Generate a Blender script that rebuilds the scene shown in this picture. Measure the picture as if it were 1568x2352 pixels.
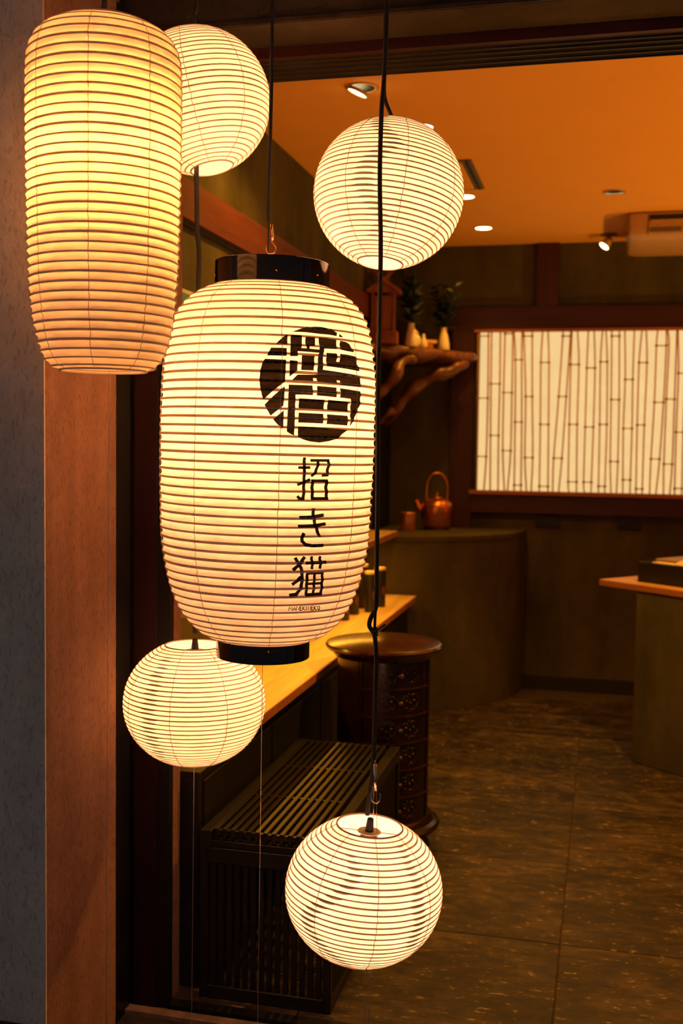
import bpy, bmesh, math, random
from mathutils import Vector, Matrix
random.seed(7)
PI = math.pi
for o in list(bpy.data.objects): bpy.data.objects.remove(o)
S = bpy.context.scene; COL = S.collection
# ---------------------------------------------------------------- camera
cam = bpy.data.cameras.new('camera'); cam_o = bpy.data.objects.new('camera', cam); COL.objects.link(cam_o)
cam.sensor_fit = 'HORIZONTAL'; cam.sensor_width = 24.0; cam.lens = 24.0*2500/1568
psi, th, rho = math.radians(13.63), math.radians(3.525), math.atan(.0137)
fw = Vector((-math.sin(psi)*math.cos(th), math.cos(psi)*math.cos(th), -math.sin(th)))
r0 = Vector((math.cos(psi), math.sin(psi), 0)); u0 = r0.cross(fw)
rt = math.cos(rho)*r0 + math.sin(rho)*u0; up = rt.cross(fw)
cam_o.matrix_world = Matrix(((rt.x,up.x,-fw.x,0),(rt.y,up.y,-fw.y,0),(rt.z,up.z,-fw.z,1.40),(0,0,0,1)))
cam.dof.use_dof = True; cam.dof.focus_distance = 2.22; cam.dof.aperture_fstop = 4.0
cam.clip_start = .05
S.camera = cam_o
# ---------------------------------------------------------------- world: cool dusk in the street behind the camera
w = bpy.data.worlds.new('dusk'); S.world = w; w.use_nodes = True
w.node_tree.nodes['Background'].inputs[0].default_value = (.56,.52,.56,1)
w.node_tree.nodes['Background'].inputs[1].default_value = .135
vs = S.view_settings; vs.view_transform = 'Standard'; vs.look = 'None'; vs.gamma = 1; vs.use_curve_mapping = False
vs.exposure = 0.0
S.cycles.max_bounces = 5; S.cycles.diffuse_bounces = 3; S.cycles.glossy_bounces = 2; S.cycles.transmission_bounces = 4; S.cycles.transparent_max_bounces = 2
S.cycles.caustics_reflective = False; S.cycles.caustics_refractive = False
LAMP = dict(big=(1,.41,.155), tall=(1,.345,.075), l2=(1,.44,.19), l3=(1,.44,.21), l4=(1,.44,.19), l5=(1,.44,.23))   # colour of the lantern bulbs
WARM = (1.0,.41,.03)          # colour of every tungsten lamp in the place
LANT = dict(big=365, tall=255, l2=138, l3=155, l4=135, l5=158)   # bulb radiance of each lantern
DOWN = 26                      # watts of a recessed downlight
UPL = 150                      # watts of each unseen uplighter added to brighten the ceiling
LED = 6                        # watts of the strip under the wall board
SHOJI = 1.24                    # radiance of the backlit shoji
# ---------------------------------------------------------------- materials
def mat(name):
    m = bpy.data.materials.new(name); m.use_nodes = True
    return m, m.node_tree.nodes, m.node_tree.links
def srgb(r,g,b):
    f = lambda c: (c/12.92 if c<=.04045 else ((c+.055)/1.055)**2.4)
    return (f(r/255),f(g/255),f(b/255),1)
def tex(N, L, kind='Object', scale=(1,1,1)):
    tc = N.new('ShaderNodeTexCoord'); mp = N.new('ShaderNodeMapping'); mp.inputs['Scale'].default_value = scale
    L.new(tc.outputs[kind], mp.inputs[0]); return mp
def noise(N, L, v, scale, detail=4, rough=.6):
    n = N.new('ShaderNodeTexNoise'); n.inputs['Scale'].default_value = scale; n.inputs['Detail'].default_value = detail
    n.inputs['Roughness'].default_value = rough; L.new(v.outputs[0], n.inputs['Vector']); return n
def ramp(N, L, src, stops):
    r = N.new('ShaderNodeValToRGB'); e = r.color_ramp.elements
    while len(e) < len(stops): e.new(.5)
    for q,(p,c) in zip(e, stops): q.position = p; q.color = c if len(c)==4 else (*c,1)
    L.new(src, r.inputs[0]); return r
def mixc(N, L, fac, a, b, mode='MIX'):
    m = N.new('ShaderNodeMix'); m.data_type = 'RGBA'; m.blend_type = mode
    for s,v in ((m.inputs[0],fac),(m.inputs[6],a),(m.inputs[7],b)):
        if hasattr(v,'links'): L.new(v, s)
        elif isinstance(v,(tuple,list)): s.default_value = v if len(v)==4 else (*v,1)
        else: s.default_value = v
    return m.outputs[2]
def bump(N, L, h, strength, dist=.01):
    b = N.new('ShaderNodeBump'); b.inputs['Strength'].default_value = strength; b.inputs['Distance'].default_value = dist
    L.new(h, b.inputs['Height']); return b.outputs[0]
def plain(name, col, rough=.5, metal=0, spec=.5, coat=0, var=.15, vscale=30, bmp=0):
    m,N,L = mat(name); p = N['Principled BSDF']
    v = tex(N,L); n = noise(N,L,v,vscale,2)
    lo = tuple(c*(1-var) for c in col[:3]); hi = tuple(min(1,c*(1+var)) for c in col[:3])
    r = ramp(N,L,n.outputs[0],[(.3,lo),(.7,hi)]); L.new(r.outputs[0], p.inputs['Base Color'])
    p.inputs['Roughness'].default_value = rough; p.inputs['Metallic'].default_value = metal
    p.inputs['Specular IOR Level'].default_value = spec; p.inputs['Coat Weight'].default_value = coat
    if bmp: L.new(bump(N,L,n.outputs[0],bmp,.004), p.inputs['Normal'])
    return m
def wood(name, a, b, axis='X', rough=.45, scale=14, spec=.4, coat=0):
    m,N,L = mat(name); p = N['Principled BSDF']
    sc = {'X':(.06,1,1),'Y':(1,.06,1),'Z':(1,1,.06)}[axis]
    v = tex(N,L,scale=sc); n = noise(N,L,v,scale,3,.65); n2 = noise(N,L,v,scale*6,2,.7)
    r = ramp(N,L,n.outputs[0],[(.32,a),(.68,b)])
    c = mixc(N,L,.35,r.outputs[0],ramp(N,L,n2.outputs[0],[(.35,(.35,.35,.35)),(.65,(1,1,1))]).outputs[0],'MULTIPLY')
    L.new(c,p.inputs['Base Color']); p.inputs['Roughness'].default_value = rough; p.inputs['Specular IOR Level'].default_value = spec
    p.inputs['Coat Weight'].default_value = coat; p.inputs['Coat Roughness'].default_value = .15
    L.new(bump(N,L,n2.outputs[0],.15,.002), p.inputs['Normal']); return m
def plaster(name, a, b, streak=.18, speck=0., scale=3., rough=.9):
    m,N,L = mat(name); p = N['Principled BSDF']
    v = tex(N,L,scale=(1,1,streak)); n = noise(N,L,v,scale,4,.62); v2 = tex(N,L); n2 = noise(N,L,v2,scale*5,4,.7)
    c = ramp(N,L,n.outputs[0],[(.33,a),(.67,b)]).outputs[0]
    c = mixc(N,L,.5,c,ramp(N,L,n2.outputs[0],[(.3,(.55,.55,.55)),(.7,(1.0,1.0,1.0))]).outputs[0],'MULTIPLY')
    if speck:
        v3 = tex(N,L,scale=(1,1,.35)); n3 = noise(N,L,v3,150,2,.6)
        c = mixc(N,L,speck,c,ramp(N,L,n3.outputs[0],[(.36,(.25,.25,.25)),(.44,(1,1,1))]).outputs[0],'MULTIPLY')
    L.new(c,p.inputs['Base Color']); p.inputs['Roughness'].default_value = rough; p.inputs['Specular IOR Level'].default_value = .2
    n4 = noise(N,L,v2,90,2,.7); L.new(bump(N,L,n4.outputs[0],.3,.004), p.inputs['Normal']); return m
def emit(name, col, strength):
    m,N,L = mat(name); N.remove(N['Principled BSDF']); e = N.new('ShaderNodeEmission')
    e.inputs[0].default_value = (*col[:3],1); e.inputs[1].default_value = strength
    L.new(e.outputs[0], N['Material Output'].inputs[0]); return m
def paper(name, trans, diff, tcol, dcol, fibre=.35):
    m,N,L = mat(name); N.remove(N['Principled BSDF'])
    v = tex(N,L,scale=(1,1,2.2)); n = noise(N,L,v,22,4,.68)
    f = ramp(N,L,n.outputs[0],[(.3,(1-fibre,)*3),(.66,(1,1,1))]).outputs[0]
    t = N.new('ShaderNodeBsdfTranslucent'); d = N.new('ShaderNodeBsdfDiffuse'); a = N.new('ShaderNodeAddShader')
    L.new(mixc(N,L,1.0,f,tuple(c*trans for c in tcol),'MULTIPLY'), t.inputs[0])
    d.inputs[0].default_value = (*[c*diff for c in dcol],1)
    nb = bump(N,L,n.outputs[0],.35,.004)
    L.new(nb,t.inputs[1]); L.new(nb,d.inputs[2])
    L.new(t.outputs[0],a.inputs[0]); L.new(d.outputs[0],a.inputs[1]); L.new(a.outputs[0],N['Material Output'].inputs[0]); return m
M = {}
M['paper'] = paper('washi_paper',.46,.44,(1,.93,.80),(1,.96,.90),.30)
M['rib'] = paper('rib_paper',.115,.47,(1,.62,.20),(.92,.80,.76),.2)
M['overlap'] = paper('doubled_paper',.20,.46,(1,.80,.52),(.92,.84,.80),.2)
M['thread'] = paper('thread',.22,.42,(1,.8,.45),(.95,.85,.75),.1)
M['ink'] = paper('black_ink',.012,.012,(1,.7,.3),(1,.9,.8),.5)
M['lacquer'] = plain('black_lacquer',(.004,.0035,.003),.10,spec=.3,coat=.15,var=.1)
M['cord'] = plain('black_cord',(.008,.008,.009),.7,var=.3,vscale=300,bmp=.3)
M['brass'] = plain('brass',(.75,.42,.12),.25,1,var=.1)
M['steel'] = plain('steel',(.62,.58,.54),.25,1,var=.1)
M['wire'] = plain('tether_wire',(.45,.40,.36),.4,.6,var=.1)
M['plate'] = plain('holder_plate',(.45,.38,.30),.5,.3,var=.1)
M['bakelite'] = plain('brown_bakelite',(.10,.03,.012),.2,spec=.6,var=.2)
M['facade'] = plaster('facade_plaster',(.58,.51,.43),(.86,.77,.65),.12,.32,3.2)
M['reveal'] = plaster('brown_reveal_plaster',(.17,.090,.055),(.32,.175,.115),.12,.35,3.2)
M['olive'] = plaster('olive_plaster',(.046,.040,.019),(.120,.099,.046),.35,0,2.4)
M['lintel'] = plaster('lintel_plaster',(.035,.025,.018),(.065,.047,.030),.35,.3,3)
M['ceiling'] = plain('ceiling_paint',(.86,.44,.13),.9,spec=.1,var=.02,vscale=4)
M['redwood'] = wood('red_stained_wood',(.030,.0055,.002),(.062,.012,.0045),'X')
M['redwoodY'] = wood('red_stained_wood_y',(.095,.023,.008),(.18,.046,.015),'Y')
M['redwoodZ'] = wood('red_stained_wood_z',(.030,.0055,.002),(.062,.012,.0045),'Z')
M['jambwood'] = wood('jamb_wood',(.014,.003,.0022),(.030,.007,.004),'Z')
M['blackwood'] = wood('black_wood',(.006,.005,.0045),(.012,.010,.008),'Y',.5)
M['blackmetal'] = plain('black_metal',(.006,.006,.006),.35,var=.2)
M['darkline'] = plain('track_metal',(.10,.07,.05),.35,.7,var=.2)
M['bench'] = wood('black_bench_wood',(.006,.005,.0035),(.014,.011,.007),'Y',.42,20)
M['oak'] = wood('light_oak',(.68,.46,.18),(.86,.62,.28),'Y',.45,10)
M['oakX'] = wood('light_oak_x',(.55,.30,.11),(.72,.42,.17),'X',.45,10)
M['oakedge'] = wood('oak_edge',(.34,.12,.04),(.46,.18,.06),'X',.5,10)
M['chest'] = wood('dark_mahogany',(.008,.0022,.0012),(.018,.0045,.0025),'Z',.26,20,.5,.3)
M['chesttop'] = wood('mahogany_top',(.030,.0085,.003),(.065,.018,.007),'X',.24,16,.5,.4)
M['copper'] = plain('copper',(.75,.26,.075),.28,.9,var=.2,vscale=12)
M['coppercan'] = plain('copper_tin',(.78,.30,.09),.38,.85,var=.12,vscale=40)
M['cantea'] = plain('black_tea_tin',(.016,.012,.009),.45,var=.2)
M['canlid'] = plain('tea_tin_lid',(.62,.45,.24),.5,.2,var=.1)
M['canlabel'] = plain('tea_tin_label',(.16,.05,.015),.6,var=.3)
M['porcelain'] = plain('white_porcelain',(.80,.70,.55),.2,spec=.6,var=.04)
M['cedar'] = wood('shrine_cedar',(.22,.055,.014),(.36,.10,.026),'Z',.5,18)
M['rootwood'] = wood('root_wood',(.085,.022,.007),(.21,.062,.018),'X',.42,9,.5,.1)
M['leaf'] = plain('evergreen_leaf',(.010,.026,.007),.4,var=.5,vscale=40)
M['gold'] = plain('amber_cloth',(.75,.38,.06),.6,var=.15)
M['tile'] = None
M['grout'] = plain('grout',(.045,.030,.018),.9,var=.2)
M['white'] = plain('white_enamel',(.80,.74,.66),.4,var=.03)
M['acwhite'] = plain('cream_plastic',(.52,.30,.12),.45,var=.03)
M['dark'] = plain('dark_slot',(.01,.008,.006),.6,var=.2)
M['ventgrey'] = plain('vent_grey',(.16,.12,.08),.6,.2,var=.1)
M['chrome'] = plain('chrome_reflector',(.9,.85,.8),.08,1,var=.02)
M['teal'] = plain('teal_print',(.12,.34,.30),.5,var=.2,vscale=12)
M['red'] = plain('red_print',(.35,.04,.015),.5,var=.2)
M['paperwhite'] = plain('white_paper',(.80,.66,.46),.7,var=.04)
M['lidgrey'] = plain('grey_lid',(.26,.17,.09),.5,var=.1)
M['plinth'] = plain('dark_stone',(.02,.019,.018),.8,var=.3)
M['sill'] = plain('stone_sill',(.20,.13,.085),.8,var=.35,vscale=18)
M['kumiko'] = paper('bamboo_strip',.50,.34,(1,.60,.11),(1,.60,.15),.35)
M['kframe'] = wood('kumiko_rail',(.36,.10,.03),(.48,.15,.045),'X',.5,18)
M['bulb'] = {}
def floor_mat():
    m,N,L = mat('stone_tile'); p = N['Principled BSDF']
    tc = N.new('ShaderNodeTexCoord'); oi = N.new('ShaderNodeObjectInfo'); ad = N.new('ShaderNodeVectorMath'); ad.operation='MULTIPLY_ADD'
    geo = N.new('ShaderNodeNewGeometry')
    cb = N.new('ShaderNodeCombineXYZ'); L.new(oi.outputs['Random'],cb.inputs[2])
    L.new(cb.outputs[0],ad.inputs[0]); ad.inputs[1].default_value=(7,7,7); L.new(geo.outputs['Position'],ad.inputs[2])
    mp = N.new('ShaderNodeMapping'); mp.inputs['Scale'].default_value=(.55,1.3,1); L.new(ad.outputs[0],mp.inputs[0])
    n1 = noise(N,L,mp,3.6,6,.74); n2 = noise(N,L,mp,24,4,.75); n3 = noise(N,L,mp,75,2,.6)
    c = ramp(N,L,n1.outputs[0],[(.32,(.012,.0095,.007)),(.50,(.037,.027,.018)),(.70,(.092,.066,.043))]).outputs[0]
    c = mixc(N,L,.55,c,ramp(N,L,n2.outputs[0],[(.38,(.12,.12,.12)),(.62,(1.9,1.75,1.6))]).outputs[0],'MULTIPLY')
    sp = ramp(N,L,n3.outputs[0],[(.60,(0,0,0)),(.68,(1,1,1))]).outputs[0]
    sp2 = mixc(N,L,1.0,sp,ramp(N,L,n2.outputs[0],[(.48,(0,0,0)),(.62,(1,1,1))]).outputs[0],'MULTIPLY')
    c = mixc(N,L,sp2,c,(.34,.26,.19,1))
    L.new(c,p.inputs['Base Color'])
    rr = ramp(N,L,n2.outputs[0],[(.3,(.42,)*3),(.7,(.68,)*3)]); L.new(rr.outputs[0],p.inputs['Roughness'])
    p.inputs['Specular IOR Level'].default_value=.35
    L.new(bump(N,L,mixc(N,L,.4,n2.outputs[0],n3.outputs[0]),.25,.003), p.inputs['Normal']); return m
M['tile'] = floor_mat()
# ---------------------------------------------------------------- mesh helpers
def obj(name, bm, m, parent=None, smooth=False, loc=None):
    me = bpy.data.meshes.new(name); bmesh.ops.recalc_face_normals(bm, faces=bm.faces[:]); bm.to_mesh(me); bm.free()
    if m is not None: me.materials.append(M[m] if isinstance(m,str) else m)
    if smooth:
        for p in me.polygons: p.use_smooth = True
    o = bpy.data.objects.new(name, me); COL.objects.link(o)
    if parent is not None: o.parent = parent
    if loc is not None: o.location = loc
    return o
def smooth_by_angle(o, deg=35):
    me = o.data
    for p in me.polygons: p.use_smooth = True
    try: me.set_sharp_from_angle(angle=math.radians(deg))
    except Exception: pass
    return o
def share(name, me, parent, loc=(0,0,0), rot=(0,0,0), scale=(1,1,1)):
    o = bpy.data.objects.new(name, me); COL.objects.link(o); o.parent = parent
    o.location = loc; o.rotation_euler = rot; o.scale = scale; return o
def box(bm, x0,x1,y0,y1,z0,z1, bev=0, mtx=None):
    b = bmesh.new(); bmesh.ops.create_cube(b,size=1)
    for v in b.verts: v.co = Vector(((x0+x1)/2+v.co.x*(x1-x0),(y0+y1)/2+v.co.y*(y1-y0),(z0+z1)/2+v.co.z*(z1-z0)))
    if bev: bmesh.ops.bevel(b,geom=b.edges[:],offset=bev,segments=1,profile=.5,affect='EDGES')
    if mtx is not None: bmesh.ops.transform(b,matrix=mtx,verts=b.verts[:])
    me = bpy.data.meshes.new('t'); b.to_mesh(me); b.free(); bm.from_mesh(me); bpy.data.meshes.remove(me); return bm
def B(*a, **k): return box(bmesh.new(), *a, **k)
def lathe(bm, prof, n=48, cx=0, cy=0, cz=0, a0=0, a1=2*PI, close=False):
    full = abs(a1-a0-2*PI) < 1e-6; cols = n if full else n+1; rings = []
    for r,z in prof:
        if r < 1e-6 and full: rings.append([bm.verts.new((cx,cy,cz+z))]); continue
        rings.append([bm.verts.new((cx+r*math.cos(a0+(a1-a0)*i/n), cy+r*math.sin(a0+(a1-a0)*i/n), cz+z)) for i in range(cols)])
    for A,C in zip(rings,rings[1:]):
        for i in range(n):
            j = (i+1)%cols if full else i+1
            if len(A)==1 and len(C)==1: continue
            if len(A)==1: bm.faces.new((A[0],C[i],C[j]))
            elif len(C)==1: bm.faces.new((A[i],A[j],C[0]))
            else: bm.faces.new((A[i],A[j],C[j],C[i]))
    return bm
def tube(bm, pts, r, n=8, cap=True, radii=None):
    pts = [Vector(p) for p in pts]; rings = []; prev = None
    for i,p in enumerate(pts):
        d = (pts[min(i+1,len(pts)-1)]-pts[max(i-1,0)]).normalized()
        if prev is None:
            a = Vector((1,0,0)) if abs(d.x)<.8 else Vector((0,1,0)); u = d.cross(a).normalized()
        else: u = (prev - d*prev.dot(d)).normalized()
        prev = u; v = d.cross(u); rr = radii[i] if radii else r
        rings.append([bm.verts.new(p+u*rr*math.cos(2*PI*k/n)+v*rr*math.sin(2*PI*k/n)) for k in range(n)])
    for A,C in zip(rings,rings[1:]):
        for k in range(n): bm.faces.new((A[k],A[(k+1)%n],C[(k+1)%n],C[k]))
    if cap: bm.faces.new(rings[0][::-1]); bm.faces.new(rings[-1])
    return bm
def smoothpath(pts, n=6):
    P = [Vector(p) for p in pts]; P = [2*P[0]-P[1]]+P+[2*P[-1]-P[-2]]; o = []
    for i in range(1,len(P)-2):
        a,b,c,d = P[i-1:i+3]
        for k in range(n):
            t = k/n; o.append(.5*((2*b)+(c-a)*t+(2*a-5*b+4*c-d)*t*t+(-a+3*b-3*c+d)*t**3))
    o.append(P[-2]); return o
def prism(bm, poly, z0, z1):
    a = [bm.verts.new((x,y,z0)) for x,y in poly]; b = [bm.verts.new((x,y,z1)) for x,y in poly]; n = len(poly)
    bm.faces.new(a[::-1]); bm.faces.new(b)
    for i in range(n): bm.faces.new((a[i],a[(i+1)%n],b[(i+1)%n],b[i]))
    return bm
def tag(o, label=None, cat=None, group=None, kind=None):
    for k,v in (('label',label),('category',cat),('group',group),('kind',kind)):
        if v: o[k] = v
    return o
def struct(name, bm, m, label=None, parent=None, smooth=False):
    o = obj(name,bm,m,parent,smooth)
    if parent is None: tag(o,label,kind='structure')
    return o
def thing(name, label, cat, loc=(0,0,0), rot=(0,0,0), group=None):
    o = bpy.data.objects.new(name,None); COL.objects.link(o); o.location = loc; o.rotation_euler = rot; o.empty_display_size = .05
    return tag(o,label,cat,group)
def local(root, pts):
    mi = root.matrix_basis.inverted(); return [mi @ Vector(p) for p in pts]
# ---------------------------------------------------------------- measured outlines (lantern paint, lattice, cords)
EMBLEM = [[[-1.0736,0.6669],[-0.9926,0.6734],[-0.9056,0.6778],[-0.8514,0.6795],[-0.7768,0.6798],[-0.7,0.6774],[-0.6102,0.6715],[-0.6162,0.665],[-0.716,0.6662],[-0.8017,0.6661],[-0.943,0.6674]],[[-0.5816,0.6698],[-0.5567,0.6679],[-0.5353,0.663],[-0.59,0.6641]],[[-1.1166,0.6608],[-1.1169,0.642],[-1.2207,0.641],[-1.1955,0.6477],[-1.1565,0.6554]],[[-1.2603,0.6344],[-1.1223,0.6348],[-1.1242,0.6196],[-1.2929,0.6189]],[[-1.3096,0.6126],[-1.1277,0.6124],[-1.1311,0.5849],[-1.1344,0.5705],[-1.1584,0.5661],[-1.2324,0.5529],[-1.3143,0.535],[-1.329,0.5446],[-1.3477,0.563],[-1.3518,0.5764],[-1.3462,0.5916],[-1.3327,0.6035]],[[-1.1351,0.5621],[-1.1367,0.541],[-1.1426,0.525],[-1.2495,0.5051],[-1.2846,0.518],[-1.3042,0.5255],[-1.2239,0.5445]],[[-1.1378,0.5166],[-1.1398,0.4815],[-1.1875,0.4884],[-1.2277,0.4982]],[[-1.0887,0.6596],[-0.9881,0.6599],[-0.9833,0.6526],[-0.9909,0.636],[-1.0259,0.63],[-1.026,0.6201],[-1.093,0.6194],[-1.0908,0.6377]],[[-0.9515,0.6579],[-0.8604,0.6578],[-0.8576,0.651],[-0.8651,0.6418],[-0.9182,0.6404],[-0.913,0.6362],[-0.9398,0.6356],[-0.9555,0.6445]],[[-1.0257,0.6356],[-0.9907,0.6363],[-0.9397,0.6363],[-0.8979,0.636],[-0.817,0.6355],[-0.818,0.63],[-0.8383,0.629],[-1.0259,0.6298]],[[-0.8246,0.6587],[-0.7675,0.6584],[-0.6346,0.6572],[-0.6287,0.653],[-0.6385,0.639],[-0.7691,0.6382],[-0.7709,0.6317],[-0.7855,0.6263],[-0.7856,0.5973],[-0.6869,0.596],[-0.5311,0.5939],[-0.347,0.5919],[-0.318,0.5812],[-0.3266,0.5688],[-0.4741,0.5695],[-0.6053,0.5705],[-0.6078,0.5782],[-0.6402,0.5786],[-0.6429,0.5712],[-0.7523,0.5721],[-0.8489,0.5735],[-0.8508,0.5798],[-0.8815,0.5799],[-0.8826,0.5736],[-0.9566,0.574],[-1.0786,0.5732],[-1.025,0.5851],[-0.9165,0.586],[-0.8477,0.5866],[-0.841,0.6017],[-0.8348,0.6256],[-0.8206,0.6301],[-0.8179,0.6361]],[[-0.5835,0.6564],[-0.5076,0.6552],[-0.4548,0.6518],[-0.4405,0.6442],[-0.4061,0.6369],[-0.5185,0.6376],[-0.5964,0.6392],[-0.5935,0.6484]],[[-0.7499,0.6303],[-0.6326,0.6309],[-0.6354,0.6218],[-0.6432,0.6147],[-0.6059,0.615],[-0.5973,0.631],[-0.5045,0.6308],[-0.3901,0.629],[-0.3819,0.619],[-0.3567,0.6088],[-0.3345,0.6004],[-0.5298,0.6026],[-0.7517,0.6042],[-0.7551,0.6165]],[[-1.0967,0.6119],[-1.0275,0.6113],[-1.0271,0.5935],[-1.097,0.5801]],[[-0.9883,0.6219],[-0.8697,0.6221],[-0.8776,0.5944],[-0.9937,0.5939]],[[-1.101,0.5654],[-0.8863,0.5658],[-0.8856,0.5569],[-0.8806,0.5471],[-0.9624,0.5473],[-1.0389,0.5466],[-1.0396,0.5317],[-1.0416,0.5148],[-1.041,0.4894],[-1.0439,0.4688],[-1.0791,0.4719],[-1.1088,0.4763],[-1.1074,0.4974],[-1.1043,0.5228],[-1.1028,0.5447]],[[-0.8441,0.5655],[-0.6401,0.5645],[-0.6471,0.557],[-0.6386,0.5454],[-0.7458,0.5465],[-0.847,0.5471]],[[-0.6043,0.5639],[-0.4737,0.5626],[-0.3219,0.5609],[-0.325,0.5423],[-0.338,0.5299],[-0.38,0.5224],[-0.3894,0.5135],[-0.4234,0.5045],[-0.4471,0.4956],[-0.47,0.4901],[-0.4668,0.5042],[-0.4741,0.5128],[-0.4714,0.5338],[-0.467,0.5443],[-0.603,0.5455],[-0.5987,0.555]],[[-1.0092,0.54],[-0.7723,0.5394],[-0.7734,0.5308],[-0.7808,0.5205],[-1.0128,0.521]],[[-0.7361,0.5397],[-0.5077,0.5378],[-0.5064,0.5282],[-0.5164,0.5186],[-0.745,0.5203]],[[-1.0087,0.5129],[-0.7764,0.5123],[-0.7775,0.4936],[-1.0118,0.4939]],[[-0.7394,0.5119],[-0.5033,0.5109],[-0.5033,0.4917],[-0.7422,0.4931]],[[-1.0132,0.4863],[-0.8736,0.4859],[-0.5045,0.4829],[-0.5425,0.4775],[-0.6298,0.4652],[-0.7109,0.4601],[-0.8097,0.4566],[-0.903,0.4584],[-0.9683,0.462],[-1.0108,0.4668]]]
CHARS = [[[[-0.9578,0.428],[-0.962,0.4173],[-0.9562,0.4037],[-0.9574,0.3889],[-0.9577,0.3694],[-0.9553,0.3561],[-0.9592,0.3508],[-0.9719,0.3508],[-0.9861,0.3548],[-1.0083,0.3512],[-0.9853,0.3448],[-0.9344,0.3449],[-0.9267,0.3556],[-0.9292,0.3693],[-0.929,0.3888],[-0.9278,0.4039],[-0.9335,0.4172],[-0.9296,0.4275]],[[-0.9984,0.4051],[-0.887,0.4055],[-0.8878,0.4109],[-0.9994,0.4104]],[[-0.9976,0.3719],[-0.8791,0.3828],[-0.8904,0.3877],[-1.008,0.3769]],[[-0.8891,0.4193],[-0.6994,0.42],[-0.7007,0.4254],[-0.8903,0.4247]],[[-0.8318,0.4202],[-0.8342,0.4108],[-0.8543,0.3997],[-0.8877,0.3933],[-0.8695,0.3893],[-0.8308,0.3966],[-0.8073,0.4097],[-0.8043,0.4198]],[[-0.7301,0.423],[-0.7224,0.4138],[-0.7342,0.4034],[-0.736,0.3969],[-0.7784,0.3964],[-0.7755,0.3906],[-0.7058,0.3915],[-0.7031,0.4025],[-0.6903,0.4135],[-0.6997,0.4238]],[[-0.8764,0.38],[-0.7071,0.3803],[-0.7087,0.3857],[-0.8774,0.3854]],[[-0.8778,0.3833],[-0.8811,0.3696],[-0.8767,0.3574],[-0.8747,0.3476],[-0.8433,0.3477],[-0.8454,0.3575],[-0.8499,0.3694],[-0.8467,0.3828]],[[-0.7415,0.3835],[-0.7445,0.3697],[-0.7378,0.3573],[-0.7328,0.3475],[-0.6987,0.3477],[-0.7037,0.3576],[-0.7104,0.3696],[-0.7071,0.383]],[[-0.8737,0.3455],[-0.6971,0.3454],[-0.6985,0.3512],[-0.8749,0.3513]]],[[[-0.8636,0.3294],[-0.858,0.3148],[-0.8372,0.2976],[-0.8104,0.2836],[-0.7874,0.2721],[-0.7563,0.274],[-0.7798,0.2856],[-0.8063,0.2992],[-0.8265,0.3155],[-0.8317,0.3296]],[[-0.9733,0.3082],[-0.8604,0.3089],[-0.7313,0.3129],[-0.7384,0.3193],[-0.8652,0.3153],[-0.9755,0.3145]],[[-0.9836,0.2912],[-0.8262,0.2922],[-0.7059,0.2956],[-0.7133,0.3019],[-0.831,0.2985],[-0.9858,0.2975]],[[-0.9375,0.2827],[-0.9595,0.2735],[-0.9526,0.2637],[-0.9095,0.2551],[-0.8412,0.2527],[-0.7231,0.2528],[-0.7271,0.2596],[-0.8414,0.2594],[-0.8958,0.2614],[-0.9225,0.2667],[-0.9266,0.2721],[-0.9084,0.2795]]],[[[-1.0075,0.2313],[-0.9697,0.2183],[-0.9423,0.2103],[-0.9283,0.1957],[-0.9245,0.1821],[-0.9294,0.1721],[-0.9606,0.1621],[-1.0254,0.1602],[-1.0162,0.1532],[-0.9367,0.1555],[-0.8946,0.1689],[-0.8892,0.181],[-0.8938,0.1957],[-0.9109,0.2125],[-0.9428,0.2217],[-0.9804,0.2345]],[[-0.9166,0.2365],[-0.9619,0.2215],[-1.0189,0.2103],[-0.9954,0.2052],[-0.9353,0.2169],[-0.8877,0.2325]],[[-0.9352,0.1967],[-0.9691,0.1892],[-1.0141,0.1816],[-0.9909,0.176],[-0.9439,0.1838],[-0.9086,0.1917]],[[-0.8887,0.2188],[-0.6716,0.2191],[-0.6781,0.2257],[-0.8931,0.2253]],[[-0.8473,0.2357],[-0.8489,0.2294],[-0.835,0.2216],[-0.8345,0.2096],[-0.805,0.2088],[-0.8057,0.2218],[-0.8202,0.2296],[-0.8189,0.2348]],[[-0.7593,0.2354],[-0.7632,0.229],[-0.7477,0.221],[-0.7484,0.2098],[-0.7169,0.2088],[-0.7168,0.2211],[-0.7323,0.2289],[-0.7293,0.234]],[[-0.8703,0.1982],[-0.6813,0.1981],[-0.6876,0.2038],[-0.8746,0.2038]],[[-0.8765,0.2012],[-0.8745,0.1879],[-0.868,0.172],[-0.8606,0.1568],[-0.8278,0.1561],[-0.8364,0.1714],[-0.8435,0.1872],[-0.8463,0.2006]],[[-0.7162,0.2007],[-0.7083,0.1864],[-0.6975,0.1705],[-0.6957,0.1578],[-0.66,0.1564],[-0.6632,0.1694],[-0.6752,0.1857],[-0.6836,0.2]],[[-0.854,0.1544],[-0.6615,0.1548],[-0.6714,0.1607],[-0.8611,0.1603]],[[-0.7965,0.2016],[-0.7964,0.1873],[-0.7861,0.1713],[-0.7835,0.1586],[-0.7525,0.1576],[-0.7559,0.1706],[-0.7673,0.1866],[-0.7676,0.2006]],[[-0.8469,0.1769],[-0.6778,0.1768],[-0.6848,0.1823],[-0.8523,0.1823]]]]
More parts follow.
